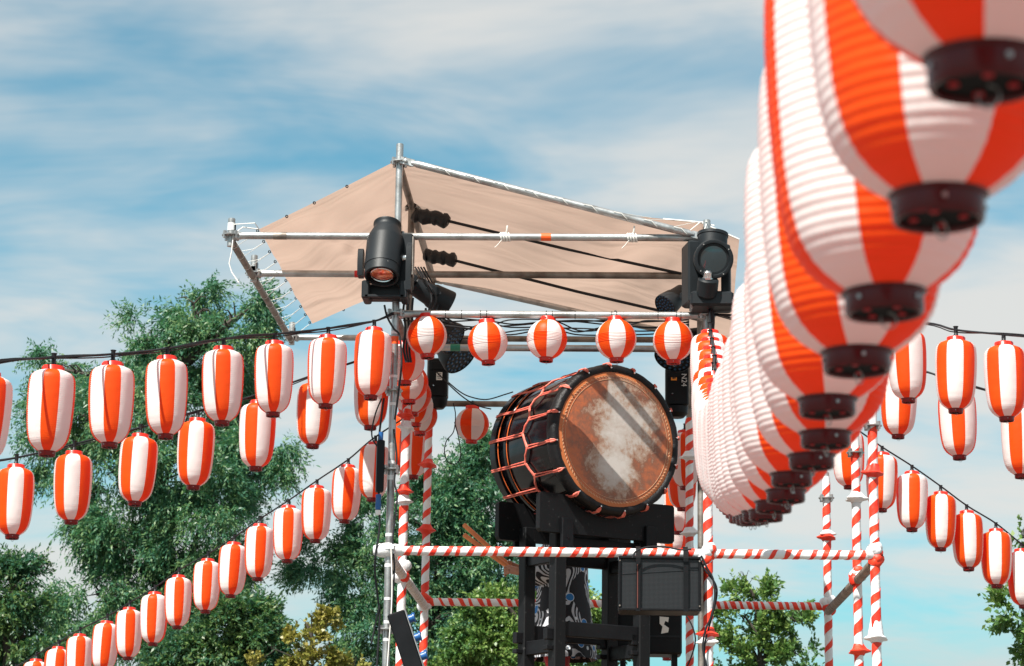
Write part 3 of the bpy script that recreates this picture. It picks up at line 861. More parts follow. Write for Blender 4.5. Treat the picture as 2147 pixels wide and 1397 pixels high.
R3 = [(1781, 1026, 17.9, 1, r_(-6), 1), (1848, 1075, 18.0, 1, r_(-14), 1), (1912, 1114, 18.1, 1, r_(10), 1), (1972, 1157, 18.2, 0, r_(4), 1), (2031, 1196, 18.3, 0, r_(10), 1), (2090, 1234, 18.4, 0, r_(-4), 1), (2148, 1276, 18.5, 0, r_(-14), 1), (2205, 1312, 18.6, 0, 0, 1)]
string_row(R3, lambda i: f'striped barrel lantern, {ORD[i+1]} down from the wrapped poles on the descending lower right cable', 'lanterns on the descending lower right cable', 'black cable of the lower right lantern string, descending to the frame edge',
           ext0=at(1700, 850, YB), ext1=at(2270, 1230, 18.7), seed=6, strands=1)
# row behind the tower on the right
T_ = [(1437, 1027, 18.1, 1, r_(4), 1), (1431, 1073, 18.5, 0, r_(6), 1), (1424, 1121, 18.9, 0, r_(2), 1), (1412, 1168, 19.3, 0, r_(22), 1), (1405, 1215, 19.7, 1, 0, 1), (1403, 1300, 20.5, 0, 0, 1), (1399, 1385, 21.3, 1, r_(-18), 1)]
string_row(T_, lambda i: f'shaded barrel lantern, {ORD[i+1]} in the line behind the dark striped pole beside the drum', 'lanterns in the line behind the drum', 'black cable behind the drum carrying the line of shaded lanterns',
           ext0=at(1450, 850, YB), ext1=at(1396, 1290, 21.7), seed=7, strands=1)
T2 = [(866, 1003, 18.1, 1, r_(10), 1), (846, 985, 18.6, 0, r_(10), 1)]
string_row(T2, lambda i: ['shaded barrel lantern hanging between the two wrapped left poles', 'barrel lantern mostly hidden behind the left wrapped pole and the shaded lantern'][i], 'lanterns behind the wrapped left poles', 'short black cable behind the wrapped left poles',
           ext0=at(893, 848, YB), ext1=at(830, 840, 19.0), seed=8, strands=1)
# foreground row: runs from beside the camera to the front right post
B = [(2170, -60, 1.36, 0, 0), (2062, 176, 1.70, 1, r_(-19)), (1968, 462, 2.08, 0, r_(7)), (1855, 655, 2.50, 1, r_(7)), (1797, 781, 2.92, 0, r_(11)), (1735, 877, 3.50, 0, r_(20)), (1731, 944, 3.95, 0, r_(24)), (1702, 985, 4.38, 0, r_(22)), (1660, 1022, 4.80, 0, r_(26)),
     (1648, 1053, 5.15, 0, r_(22)), (1622, 1075, 5.5, 0, r_(26)), (1606, 1088, 5.88, 0, r_(22)), (1590, 1094, 6.25, 0, r_(24))]
knots = [(6.25, at(1590, 1094, 6.25)), (7.0, at(1573, 1098, 7.0)), (8.3, at(1545, 1086, 8.3)), (10, at(1515, 1048, 10)), (12, at(1501, 975, 12)), (14.35, at(1488, 842, 14.35))]
ys = [k[0] for k in knots]
def curve(Y):
    # piecewise Catmull-Rom in Y
    i = max(0, min(len(ys) - 2, int(np.searchsorted(ys, Y)) - 1))
    p1, p2 = knots[i], knots[i + 1]
    p0 = knots[i - 1] if i > 0 else (2 * p1[0] - p2[0], 2 * p1[1] - p2[1])
    p3 = knots[i + 2] if i + 2 < len(knots) else (2 * p2[0] - p1[0], 2 * p2[1] - p1[1])
    t = (Y - p1[0]) / (p2[0] - p1[0])
    m1 = (p2[1] - p0[1]) * ((p2[0] - p1[0]) / (p2[0] - p0[0])); m2 = (p3[1] - p1[1]) * ((p2[0] - p1[0]) / (p3[0] - p1[0]))
    return (2 * t ** 3 - 3 * t * t + 1) * p1[1] + (t ** 3 - 2 * t * t + t) * m1 + (-2 * t ** 3 + 3 * t * t) * p2[1] + (t ** 3 - t * t) * m2
bl = [(at(a, b, Y), red, ex) for a, b, Y, red, ex in B]
Y = 6.62
while Y < 14.4:
    bl.append((curve(Y), random.random() < .06, random.uniform(.28, .46))); Y += .40
tops = []; drops = []
for i, (b, red, ex) in enumerate(bl):
    tl = (random.uniform(-.015, .015), random.uniform(-.02, .02))
    rot = face_rot(b, red, ex); top = hang_from(b, tl, rot)
    lantern(bar_near if i < 16 else bar_far, top, f'striped barrel lantern in the big foreground row, {ORD[i+1]} nearest the camera', 'lanterns in the big foreground row', rot, tl, i > 20, vary=.004)
    tops.append(top + Vector((0, 0, HANG - .012))); drops.append(top + Vector((0, 0, .025)))
festoon([tops[0] + (tops[0] - tops[1]) * 2] + tops + [at(1487, 640, YF - .04)], 'black cable carrying the big foreground lantern row to the tower', seed=9, drops=drops)
# round lanterns
def round_at(px, py, Y, label, group, red, ex=0.0):
    c = at(px, py, Y); top = c + Vector((0, 0, H_RND / 2 + .022))
    lantern(rnd, top, label, group, face_rot(top, red, ex), (random.uniform(-.05, .05), random.uniform(-.06, .06)), True)
ff = [(892, 705, 0, r_(-4)), (1020, 717, 1, r_(20)), (1148, 712, 0, r_(24)), (1290, 711, 0, r_(4)), (1411, 714, 0, r_(-2))]
for i, (px, py, red, ex) in enumerate(ff):
    round_at(px, py, YF + .02, f'round striped lantern, {ORD[i+1]} from the bare pole under the front scaffold pipe', 'round lanterns along the front pipe', red, ex)
for i, (px, py, Y, red, ex) in enumerate([(847, 762, 15.05, 1, r_(12)), (855, 803, 15.55, 1, r_(-18)), (864, 829, 16.05, 1, r_(-20)), (872, 852, 16.55, 0, r_(-26)), (880, 872, 17.05, 1, r_(-24))]):
    round_at(px, py, Y, f'shaded round lantern, {ORD[i+1]} from the front in the line going back over the left poles', 'round lanterns going back along the left side', red, ex)
round_at(990, 890, YB - .05, 'red shaded round lantern hanging alone from the rear pipe left of the drum', 'round lantern on the rear pipe', 0, r_(22))
# ------------------------------------------------------------------ drum
ND = Vector((math.sin(r_(33)), -math.cos(r_(33)), 0.0))       # the way the struck head faces
MD = Vector((math.cos(r_(33)), math.sin(r_(33)), 0.0))        # along the head, to the right
ZU = Vector((0, 0, 1))
LD = .84
HC = at(1294, 921, 15.38)                                    # centre of the front head
DC = HC - ND * (LD / 2)
drum = thing('taiko_drum', 'large black lacquered taiko drum with worn orange skin and coral ropes', 'drum', tuple(DC))
m = MB(); m.lathe([(-.40, .455), (-.39, .475), (-.2, .492), (0, .498), (.2, .492), (.34, .478), (.36, .455)], DC, ND, 72, caps=False)
obj('drum_body', m, LACQ, drum)
for t0, w, Rr in ((-.385, .075, .515), (-.24, .03, .503)):
    m = MB(); m.lathe([(t0 - w / 2, Rr - .03), (t0 - w / 2, Rr - .004), (t0 - w / 2 + .004, Rr), (t0 + w / 2 - .004, Rr), (t0 + w / 2, Rr - .004), (t0 + w / 2, Rr - .03)], DC, ND, 72, caps=False)
    obj('body_band', m, LACQ, drum)
for t0 in (-.215, -.31):
    m = MB(); m.torus(DC + ND * t0, ND, .499 if t0 > -.3 else .512, .003, 80, 5); obj('trim_line', m, GOLD, drum)
m = MB(); m.lathe([(-.43, .0001), (-.43, .45), (-.42, .5), (-.40, .512)], DC, ND, 64, caps=False); obj('rear_head', m, LEATHER, drum)
m = MB()
wobr = lambda k, th: 1 + .004 * math.sin(11 * th + k) + .003 * math.sin(29 * th)
m.lathe([(.325, .490), (.33, .512), (.35, .521), (.375, .522), (.40, .518), (.417, .507), (.424, .490), (.42, .474), (.41, .464)], DC, ND, 96, caps=False, wob=wobr)
obj('rim', m, LEATHER, drum)
m = MB()
m.lathe([(.409, .468), (.414, .455), (.4155, .438), (.4165, .425), (.42, .3), (.422, .15), (.423, .0001)], DC, ND, 96, caps=False)
skin = obj('drum_skin', m, skin_head_mat(Vector((0, 0, 0)) + ND * .42, MD, ZU, .468), drum)
st = MB(); x_, y_, _a = frame_of(ND)
for k in range(110):
    a = 2 * PI * k / 110; d = x_ * math.cos(a) + y_ * math.sin(a); tg = -x_ * math.sin(a) + y_ * math.cos(a)
    c = DC + ND * .4165 + d * .437
    st.tube([c - tg * .008 - d * .006, c + ND * .003, c + tg * .006 + d * .006], .0017, 4)
st.torus(DC + ND * .4155, ND, .4375, .0014, 110, 4)
tag(obj('stitching', st, ROPE_L, drum), kind='stuff')
st = MB(); st.torus(DC + ND * .4185, ND, .415, .0014, 96, 4); obj('inner_crease', st, ROPE_L, drum)
NP = 16
for k in range(NP):
    a = 2 * PI * (k + .3) / NP
    pt = lambda ang, t, r: DC + ND * t + (x_ * math.cos(ang) + y_ * math.sin(ang)) * r
    h = PI / NP
    # front pair: from the rim to the waist
    for q in (-1, 1):
        m = MB(); m.tube([pt(a + q * .010, .405, .528), pt(a + q * .010, .345, .53), pt(a + q * .010, .30, .512), pt(a + q * .02, .075, .512)], .005, 6); obj('rope', m, ROPE, drum)
    m = MB(); m.tube([pt(a - .014, .40, .527), pt(a - .01, .422, .512), pt(a, .428, .498), pt(a + .01, .422, .512), pt(a + .014, .40, .527)], .0075, 6); obj('rope', m, ROPE, drum)
    m = MB(); m.lathe([(-.004, .004), (0, .007), (.006, .005)], pt(a, .43, .492), ND, 8); obj('rope_bead', m, CHROME, drum)
    b = a + h
    for q in (-1, 1):
        m = MB(); m.tube([pt(b + q * .011, -.425, .517), pt(b + q * .011, -.34, .522), pt(b + q * .013, -.2, .512), pt(b + q * .018, .02, .511)], .005, 6); obj('rope', m, ROPE, drum)
    m = MB()
    for q in (0, 1):
        m.tube([pt(a + .0, .075 + .012 * q, .514), pt(a + h * .5, .055, .517 + .006 * q), pt(a + h, .02 + .01 * q, .515), pt(a + h * 1.5, .055 + .004 * q, .517), pt(a + 2 * h, .075 + .012 * q, .514)], .0062, 6)
    obj('waist_rope', m, ROPE, drum)

# ------------------------------------------------------------------ drum stand
DZ = HC.z
stand = thing('drum_stand', 'black wooden drum stand with four posts and curved cradle boards', 'drum stand', tuple(DC + ZU * (DECK - DC.z)))
SC = DC.copy(); SC.z = 0
def sp(a, b, z): return SC + MD * a + ND * b + ZU * (DZ + z)
AXS = (MD, ND, ZU)
def cradle(b, lab):
    R = .53; poly = [(-.53, -.66), (.53, -.66), (.545, -.64), (.545, -.41), (.53, -.395)]
    for k in range(19):
        x = .35 - .70 * k / 18; poly.append((x, -math.sqrt(R * R - x * x)))
    poly += [(-.53, -.395), (-.545, -.41), (-.545, -.64)]
    m = MB(); m.prism(poly, sp(0, b, 0), MD, ZU, ND, .05)
    obj('cradle_board', m, SCUFF, stand, smooth=False)
FB, RBK = .29, -.25
cradle(FB, ''); cradle(RBK, '')
for a in (-.34, .34):
    for b in (FB, RBK):
        m = MB(); top = -.57
        zc = (top + DECK - DZ) / 2
        m.box(sp(a, b - .072 if b > 0 else b + .072, zc), (.088, .088, DZ + top - DECK), AXS, bev=.006)
        p = obj('post', m, SCUFF, stand, smooth=False)
        m = MB(); m.box(sp(a, (b + .0405) if b > 0 else b - .0405, -.66), (.088, .03, .2), AXS, bev=.004)
        m.lathe([(0, .008), (.006, .008)], sp(a, (b + .056) if b > 0 else b - .056, -.69), ND if b > 0 else -ND, 10)
        obj('bolt_plate', m, WOOD_B, p, smooth=False)
        for zz_ in (-1.33, -1.42):
            m = MB(); m.box(sp(a - .065, b - .072 if b > 0 else b + .072, zz_), (.06, .05, .075 if zz_ > -1.4 else .03), AXS, bev=.004); obj('wedge', m, WOOD_B, p, smooth=False)
def bar(a0, b0, a1, b1, z, h=.085, t=.05):
    p, q = sp(a0, b0, z), sp(a1, b1, z); d = (q - p).normalized()
    m = MB(); m.box((p + q) / 2, ((q - p).length, t, h), (d, ZU.cross(d), ZU), bev=.005)
    obj('rail', m, WOOD_B, stand, smooth=False)
f2, b2 = FB - .072, RBK + .072
for a in (-.34, .34):
    bar(a, f2, a, b2, -.80); bar(a, f2, a, b2, -1.40, .095); bar(a, f2, a, b2, -1.75, .09)
for b in (f2, b2):
    bar(-.34, b, .34, b, -.72 if b > 0 else -.76, .10); bar(-.34, b, .34, b, -1.29, .10)
    bar(-.34, b, .34, b, -1.68, .09)

# ------------------------------------------------------------------ drummer behind the stand
def skinned(name, joints, edges, root, material, parent, sub=2):
    me = bpy.data.meshes.new(name + '_rig')
    me.from_pydata([j[0] for j in joints], edges, [])
    o = bpy.data.objects.new(name + '_rig', me); col.objects.link(o)
    sk = o.modifiers.new('skin', 'SKIN'); sk.use_smooth_shade = True
    if not me.skin_vertices: me.skin_vertices.new()
    for i, j in enumerate(joints):
        r = j[1]; me.skin_vertices[0].data[i].radius = (r, r) if not isinstance(r, tuple) else r
        me.skin_vertices[0].data[i].use_root = (i == root)
    sb = o.modifiers.new('sub', 'SUBSURF'); sb.levels = sub; sb.render_levels = sub
    dg = bpy.context.evaluated_depsgraph_get()
    nm_ = bpy.data.meshes.new_from_object(o.evaluated_get(dg))
    bpy.data.objects.remove(o)
    nm_.materials.clear(); nm_.materials.append(material)
    nm_.polygons.foreach_set('use_smooth', [True] * len(nm_.polygons))
    q = bpy.data.objects.new(name, nm_); col.objects.link(q); q.parent = parent
    return q
PC = at(1178, 1240, 16.75); PX, PY_, P0 = PC.x, PC.y, DECK
person = thing('person', 'drummer in black wave patterned coat behind the drum stand holding two sticks', 'person', (PX, PY_, P0))
# local: faces -X (towards the left posts); y across
J = []; E_ = []
def jn(p, r, parent=None):
    J.append((p, r)); i = len(J) - 1
    if parent is not None: E_.append((parent, i))
    return i
pel = jn((0, 0, .93), .125)
sp1 = jn((.01, 0, 1.08), .115, pel); sp2 = jn((.0, 0, 1.26), .13, sp1); sp3 = jn((-.01, 0, 1.39), .10, sp2)
nk = jn((-.02, 0, 1.47), .05, sp3); hd = jn((-.04, 0, 1.56), .075, nk); hd2 = jn((-.045, 0, 1.64), .085, hd); hd3 = jn((-.04, 0, 1.71), .055, hd2)
HW = at(1062, 1184, 16.55)
hl = Vector((HW.x - PX, 0, HW.z - P0))
for s in (-1, 1):
    sh = jn((-.01, s * .17, 1.37), .058, sp3); el = jn((-.06, s * .23, 1.12), .042, sh)
    wx = hl.x + .11; wz = hl.z - .02 + .02 * s
    wr = jn((wx, s * .09, wz), .028, el)
    pm = jn((hl.x + .05, s * .075, wz + .012), .033, wr)
    for k in range(4):
        o_ = (k - 1.5) * .019
        k1 = jn((hl.x + .002, s * .075 + .008, wz + .02 + o_ * .9), .0105, pm)
        k2 = jn((hl.x - .022, s * .075 - .016 * s, wz + .01 + o_ * .9), .0095, k1)
        k3 = jn((hl.x - .006, s * .075 - .036 * s, wz + .0 + o_ * .9), .0085, k2)
    t1 = jn((hl.x + .025, s * .075 - .03 * s, wz + .045), .011, pm); t2 = jn((hl.x - .005, s * .075 - .03 * s, wz + .055), .0095, t1)
    hp = jn((.0, s * .1, .88), .1, pel); kn = jn((-.03, s * .11, .5), .062, hp); an = jn((.01, s * .11, .09), .042, kn); ft = jn((-.13, s * .12, .035), .036, an)
skinned('body', J, E_, pel, SKIN, person)
m = MB()   # hair cap and face
m.lathe([(.145, .0001), (.14, .05), (.11, .088), (.05, .104), (-.02, .1), (-.05, .09)], (-.025, 0, 1.61), (.25, 0, 1), 20, caps=False)
obj('hair', m, HAIR, person, world=False)
for s in (-1, 1):
    m = MB(); m.lathe([(-.008, .004), (0, .011), (.008, .004)], (-.128, s * .032, 1.615), (1, 0, 0), 10); obj('eye', m, LABEL_W, person, world=False)
m = MB(); m.lathe([(-.03, .006), (0, .014), (.018, .012), (.024, .002)], (-.132, 0, 1.585), (0, 0, -1), 10); obj('nose', m, SKIN, person, world=False)

def happi_mat():
    m = bpy.data.materials.new('wave_print_cloth'); m.use_nodes = True
    n = m.node_tree.nodes; l = m.node_tree.links; b = n['Principled BSDF']; b.inputs['Roughness'].default_value = .8
    tcn = n.new('ShaderNodeTexCoord'); mp = n.new('ShaderNodeMapping'); l.new(tcn.outputs['Object'], mp.inputs[0])
    nz = n.new('ShaderNodeTexNoise'); nz.inputs['Scale'].default_value = 2.6; nz.inputs['Detail'].default_value = 1; l.new(mp.outputs[0], nz.inputs[0])
    ml_ = n.new('ShaderNodeMath'); ml_.operation = 'MULTIPLY'; l.new(nz.outputs[0], ml_.inputs[0]); ml_.inputs[1].default_value = 170
    sn = n.new('ShaderNodeMath'); sn.operation = 'SINE'; l.new(ml_.outputs[0], sn.inputs[0])
    gt = n.new('ShaderNodeMath'); gt.operation = 'GREATER_THAN'; l.new(sn.outputs[0], gt.inputs[0]); gt.inputs[1].default_value = .05
    mk = n.new('ShaderNodeTexNoise'); mk.inputs['Scale'].default_value = 3.6; mk.inputs['Detail'].default_value = 0
    mo = n.new('ShaderNodeMapping'); mo.inputs['Location'].default_value = (4, 2, 1.3); l.new(tcn.outputs['Object'], mo.inputs[0]); l.new(mo.outputs[0], mk.inputs[0])
    g2 = n.new('ShaderNodeMath'); g2.operation = 'GREATER_THAN'; l.new(mk.outputs[0], g2.inputs[0]); g2.inputs[1].default_value = .365
    an = n.new('ShaderNodeMath'); an.operation = 'MULTIPLY'; l.new(gt.outputs[0], an.inputs[0]); l.new(g2.outputs[0], an.inputs[1])
    c1 = n.new('ShaderNodeMix'); c1.data_type = 'RGBA'; l.new(an.outputs[0], c1.inputs[0]); c1.inputs[6].default_value = (.008, .008, .012, 1); c1.inputs[7].default_value = (.5, .51, .55, 1)
    vo = n.new('ShaderNodeTexVoronoi'); vo.inputs['Scale'].default_value = 11; l.new(mp.outputs[0], vo.inputs[0])
    g3 = n.new('ShaderNodeMath'); g3.operation = 'LESS_THAN'; l.new(vo.outputs['Distance'], g3.inputs[0]); g3.inputs[1].default_value = .40
    g4 = n.new('ShaderNodeMath'); g4.operation = 'LESS_THAN'; l.new(vo.outputs['Distance'], g4.inputs[0]); g4.inputs[1].default_value = .36
    sx = n.new('ShaderNodeSeparateXYZ'); l.new(vo.outputs['Color'], sx.inputs[0])
    g5 = n.new('ShaderNodeMath'); g5.operation = 'GREATER_THAN'; l.new(sx.outputs[0], g5.inputs[0]); g5.inputs[1].default_value = .5
    a1 = n.new('ShaderNodeMath'); a1.operation = 'MULTIPLY'; l.new(g3.outputs[0], a1.inputs[0]); l.new(g5.outputs[0], a1.inputs[1])
    a2 = n.new('ShaderNodeMath'); a2.operation = 'MULTIPLY'; l.new(g4.outputs[0], a2.inputs[0]); l.new(g5.outputs[0], a2.inputs[1])
    c2 = n.new('ShaderNodeMix'); c2.data_type = 'RGBA'; l.new(a1.outputs[0], c2.inputs[0]); l.new(c1.outputs[2], c2.inputs[6]); c2.inputs[7].default_value = (.7, .75, .8, 1)
    c3 = n.new('ShaderNodeMix'); c3.data_type = 'RGBA'; l.new(a2.outputs[0], c3.inputs[0]); l.new(c2.outputs[2], c3.inputs[6]); c3.inputs[7].default_value = (.02, .17, .45, 1)
    l.new(c3.outputs[2], b.inputs['Base Color'])
    return m
HAPPI = happi_mat()
# coat: flattened, slightly flared hull over the trunk with an open front
m = MB(); V = []; F = []; n_ = 40
prof = [(.5, .25, .31), (.6, .238, .30), (.75, .22, .285), (.9, .2, .265), (1.05, .185, .25), (1.2, .18, .245), (1.32, .165, .225), (1.40, .12, .16), (1.445, .075, .085)]
for z, rx, ry in prof:
    for i in range(n_):
        a = PI - .12 + (2 * PI - .0) * i / (n_ - 1) * .965 + .22
        f = 1 + .035 * math.sin(7 * a + z * 5) * (1.45 - z)
        V.append((.01 + rx * f * math.cos(a), ry * f * math.sin(a), z))
for k in range(len(prof) - 1):
    for i in range(n_ - 1): F.append((k * n_ + i, k * n_ + i + 1, (k + 1) * n_ + i + 1, (k + 1) * n_ + i))
m.add(V, F); obj('coat', m, HAPPI, person, world=False, ang=60)
for s in (-1, 1):
    m = MB(); m.tube([(-.01, s * .16, 1.39), (-.03, s * .21, 1.25), (-.07, s * .235, 1.12), (hl.x * .45, s * .18, (1.12 + hl.z) / 2 - .02)], [.085, .085, .095, .11], 14, caps=False)
    obj('sleeve', m, HAPPI if s < 0 else HAPPI, person, world=False)
for s in (-1, 1):
    m = MB(); m.tube([(0, s * .1, .92), (-.02, s * .11, .7), (-.03, s * .11, .5), (.0, s * .11, .3), (.01, s * .11, .11)], [.12, .11, .09, .075, .06], 12); obj('trouser_leg', m, CLOTH_R, person, world=False)
# sticks
hands = [Vector((PX + hl.x - .008, PY_ + s * .05, P0 + hl.z + .02 * s)) for s in (-1, 1)]
for i, (p0, p1, lab) in enumerate(((at(1080, 1200, hands[0].y), at(972, 1121, hands[0].y - .03), 'orange wooden drumstick, the lower of two held out left of the stand'),
                                   (at(1079, 1196, hands[1].y), at(972, 1100, hands[1].y + .05), 'orange wooden drumstick, the upper and rear of two held out left of the stand'))):
    ax = (p1 - p0).normalized(); Ln = (p1 - p0).length
    m = MB(); m.lathe([(0, .010), (.004, .0145), (.03, .016), (Ln * .6, .0175), (Ln - .012, .0175), (Ln - .004, .016), (Ln, .011)], (0, 0, 0), ax, 16)
    o = obj('drumstick', m, STICK); o.location = p0
    tag(o, lab, 'drumstick', 'drumsticks in the hands behind the stand')

# ------------------------------------------------------------------ loudspeaker on the front rail
def grille_mat():
    m = bpy.data.materials.new('perforated_grille'); m.use_nodes = True
    n = m.node_tree.nodes; l = m.node_tree.links; b = n['Principled BSDF']
    tcn = n.new('ShaderNodeTexCoord'); vo = n.new('ShaderNodeTexVoronoi'); vo.inputs['Scale'].default_value = 125; vo.inputs['Randomness'].default_value = 0
    l.new(tcn.outputs['Object'], vo.inputs[0])
    cr = n.new('ShaderNodeValToRGB'); l.new(vo.outputs['Distance'], cr.inputs[0])
    cr.color_ramp.elements[0].position = .38; cr.color_ramp.elements[0].color = (.003, .003, .004, 1)
    cr.color_ramp.elements[1].position = .5; cr.color_ramp.elements[1].color = (.03, .034, .038, 1)
    l.new(cr.outputs[0], b.inputs['Base Color']); b.inputs['Roughness'].default_value = .4; b.inputs['Metallic'].default_value = .3
    return m
GRILLE = grille_mat(); STRAP = mat('brown_strap', (0.1, 0.02, 0.012), 0.6); GRILLE_D = mat('woofer_grille', (0.006, 0.0065, 0.007), 0.4, spec=0.3, bump=0.5, bscale=300)
s0, s1 = at(1297, 1166, YF - .09), at(1470, 1282, YF - .09)
sw, shh = s1.x - s0.x, s0.z - s1.z
scn = Vector(((s0.x + s1.x) / 2, YF + .06, (s0.z + s1.z) / 2))
spk = thing('loudspeaker', 'black loudspeaker with perforated grille strapped under the striped front rail', 'loudspeaker', tuple(scn - Vector((0, 0, shh / 2))))
yf = YF - .09
m = MB(); m.box(scn + Vector((0, .005, 0)), (sw, .29, shh), bev=.012)
obj('cabinet', m, BLACK_P, spk, ang=25)
m = MB()
for c, s in ((Vector((0, 0, shh / 2 - .008)), (sw, .03, .016)), (Vector((0, 0, -shh / 2 + .008)), (sw, .03, .016)), (Vector((-sw / 2 + .008, 0, 0)), (.016, .03, shh - .034)), (Vector((sw / 2 - .008, 0, 0)), (.016, .03, shh - .034))):
    m.box(Vector((scn.x, yf + .002, scn.z)) + c, s, bev=.004)
obj('front_frame', m, BLACK_P, spk, ang=25)
m = MB(); m.box(Vector((scn.x, yf + .008, scn.z)), (sw - .034, .006, shh - .034)); obj('grille', m, GRILLE, spk, smooth=False)
m = MB(); m.box(Vector((scn.x, yf + .003, scn.z + .075)), (sw - .036, .004, .004), (Vector((1, 0, .07)).normalized(), Vector((0, 1, 0)), Vector((-.07, 0, 1)).normalized())); obj('grille_seam', m, BLACK_M, spk, smooth=False)
for pxx, mt_, w in ((1338, BLACK_P, .03), (1438, BLACK_P, .032)):
    xx = at(pxx, 1220, yf).x
    m = MB(); o_ = .006
    path = [(yf - .016, scn.z - shh / 2 - .004), (yf - .018, scn.z), (yf - .018, scn.z + shh / 2 - .01), (YF - .045, ZR + .02), (YF, ZR + .042), (YF + .045, ZR + .02), (YF + .12, scn.z + shh / 2 + .006), (YF + .215, scn.z + shh / 2 - .02)]
    V = []; F = []
    for k, (y, z) in enumerate(path):
        for dx in (-w / 2, w / 2): V += [(xx + dx, y, z), (xx + dx, y + .003, z + .002)]
    for k in range(len(path) - 1):
        b = 4 * k; c = b + 4; F += [(b, b + 2, c + 2, c), (b + 1, c + 1, c + 3, b + 3), (b, c, c + 1, b + 1), (b + 2, b + 3, c + 3, c + 2)]
    m.add(V, F); obj('strap', m, mt_, spk, smooth=False)
    if pxx < 1400:
        m = MB(); m.box((xx - .004, yf - .0205, scn.z - .02), (.006, .002, shh * .8)); obj('strap_stripe', m, STRAP, spk, smooth=False)
for dx in (-1, 1):
    for dz in (-1, 1):
        m = MB(); m.lathe([(0, .006), (.003, .005)], Vector((scn.x + dx * (sw / 2 - .009), yf - .013, scn.z + dz * (shh / 2 - .03))), (0, -1, 0), 8); obj('screw', m, GALV_BROWN, spk)
# lower case behind the right post of the stand
c0, c1 = at(1292, 1284, 16.2), at(1430, 1372, 16.2)
cw, ch = c1.x - c0.x, c0.z - c1.z
cc = Vector(((c0.x + c1.x) / 2, 16.35, (c0.z + c1.z) / 2))
case = thing('equipment_case', 'black equipment case with a torn white label behind the drum stand post', 'equipment case', tuple(cc - Vector((0, 0, ch / 2))))
m = MB(); m.box(cc, (cw, .3, ch), bev=.012); obj('case_body', m, BLACK_P, case, ang=25)
m = MB(); m.box(cc + Vector((0, -.152, -.02)), (cw - .03, .004, .012)); obj('lid_seam', m, BLACK_M, case, smooth=False)
lp = at(1392, 1308, 16.19)
m = MB(); m.prism([(-.03, .05), (.035, .045), (.03, .01), (.01, .02), (.0, -.005), (.035, -.03), (.03, -.06), (-.02, -.07), (-.01, -.02), (-.03, .0)], lp, Vector((1, 0, 0)), ZU, Vector((0, 1, 0)), .003); obj('label_sticker', m, LABEL_W, case, smooth=False)
m = MB()
for dx in (-cw / 2 + .05, cw / 2 - .05):
    m.box((cc.x + dx, cc.y, (DECK + cc.z - ch / 2) / 2), (.04, .2, cc.z - ch / 2 - DECK))
obj('case_stand', m, BLACK_P, case, smooth=False)

# ------------------------------------------------------------------ lighting fixtures
def head(m_parent, c, ax, prof, name='head_shell', n=36, mt=BLACK_M):
    m = MB(); m.lathe(prof, c, ax, n); return obj(name, m, mt, m_parent)
def yoke(parent, c, side, up, fwd, w, h, t=.035, d=.085):
    m = MB()
    poly = [(-d * .6, -h), (d * .6, -h), (d * .75, -h * .35), (d * .62, h * .28), (d * .3, h * .42), (-d * .3, h * .42), (-d * .62, h * .28), (-d * .75, -h * .35)]
    m.prism(poly, c + side * w, fwd, up, side, t); obj('yoke_arm', m, BLACK_M, parent, ang=30)
    m = MB(); s = 1 if w > 0 else -1
    m.lathe([(0, .022), (.03, .022), (.032, .016)], c + side * (w - s * (t / 2 + .03)), side * (1 if s > 0 else 1), 14); obj('pivot', m, CHROME, parent)
X1, Y1 = Vector((1, 0, 0)), Vector((0, 1, 0))
def yaxes(a):
    return Vector((math.cos(a), math.sin(a), 0)), Vector((-math.sin(a), math.cos(a), 0)), ZU
# left moving head
Lc = at(806, 530, YF - .16)
mh = thing('moving_head_light', 'matte black moving head stage light pointing down in front of the bare pole', 'stage light', tuple(Lc - Vector((0, 0, .3))), 'moving head lights at the top of the scaffold')
axL = Vector((.03, .4, 1)).normalized()
head(mh, Lc, axL, [(-.160, .02), (-.165, .093), (-.195, .098), (-.2, .108), (-.195, .115), (-.13, .117), (-.128, .121), (.09, .124), (.105, .122), (.185, .09), (.19, .088), (.215, .088), (.222, .093), (.232, .093), (.232, .07)])
m = MB(); m.lathe([(-.197, .098), (-.17, .09), (-.165, .05)], Lc, axL, 30, caps=False); obj('lens_barrel', m, BLACK_P, mh)
m = MB(); m.lathe([(-.188, .0001), (-.186, .03), (-.180, .055), (-.172, .074)], Lc, axL, 30, caps=False); obj('lens', m, GLASS_O, mh)
m = MB(); m.lathe([(-.183, .077), (-.186, .073), (-.18, .07)], Lc, axL, 30, caps=False); obj('lens_ring', m, CHROME, mh)
fx = Vector((1, 0, -.03)).normalized(); fz = axL; fy = fz.cross(fx)
m = MB(); m.box(Lc - fy * 0 + Vector((0, -.118, -.035)) + axL * -.03, (.105, .018, .1), (fx, fy, fz), bev=.006); cp = obj('cover_panel', m, BLACK_M, mh, ang=25)
for dx in (-.04, .04):
    for dz in (-.035, .03):
        m = MB(); m.lathe([(0, .005), (.004, .0045)], Lc + Vector((0, -.127, -.035)) + axL * (-.03 + dz) + fx * dx, (0, -1, -.25), 8); obj('screw', m, CHROME, cp)
yoke(mh, Lc + Vector((0, .02, -.03)), X1, ZU, Y1, -.155, .13)
yoke(mh, Lc + Vector((0, .02, -.03)), X1, ZU, Y1, .165, .23, d=.11)
m = MB()
bz = Lc.z - .285
for dx in (-.125, .125): m.box((Lc.x + .01 + dx, Lc.y + .06, bz + .03), (.05, .2, .12), bev=.008)
m.box((Lc.x + .01, Lc.y + .12, bz + .04), (.25, .1, .1), bev=.008)
m.box((Lc.x + .01, Lc.y + -.03, bz - .015), (.26, .02, .02), bev=.004)
m.box((Lc.x + .135, Lc.y + .10, Lc.z - .04), (.1, .16, .36), bev=.01)
obj('base_bracket', m, BLACK_M, mh, ang=25)
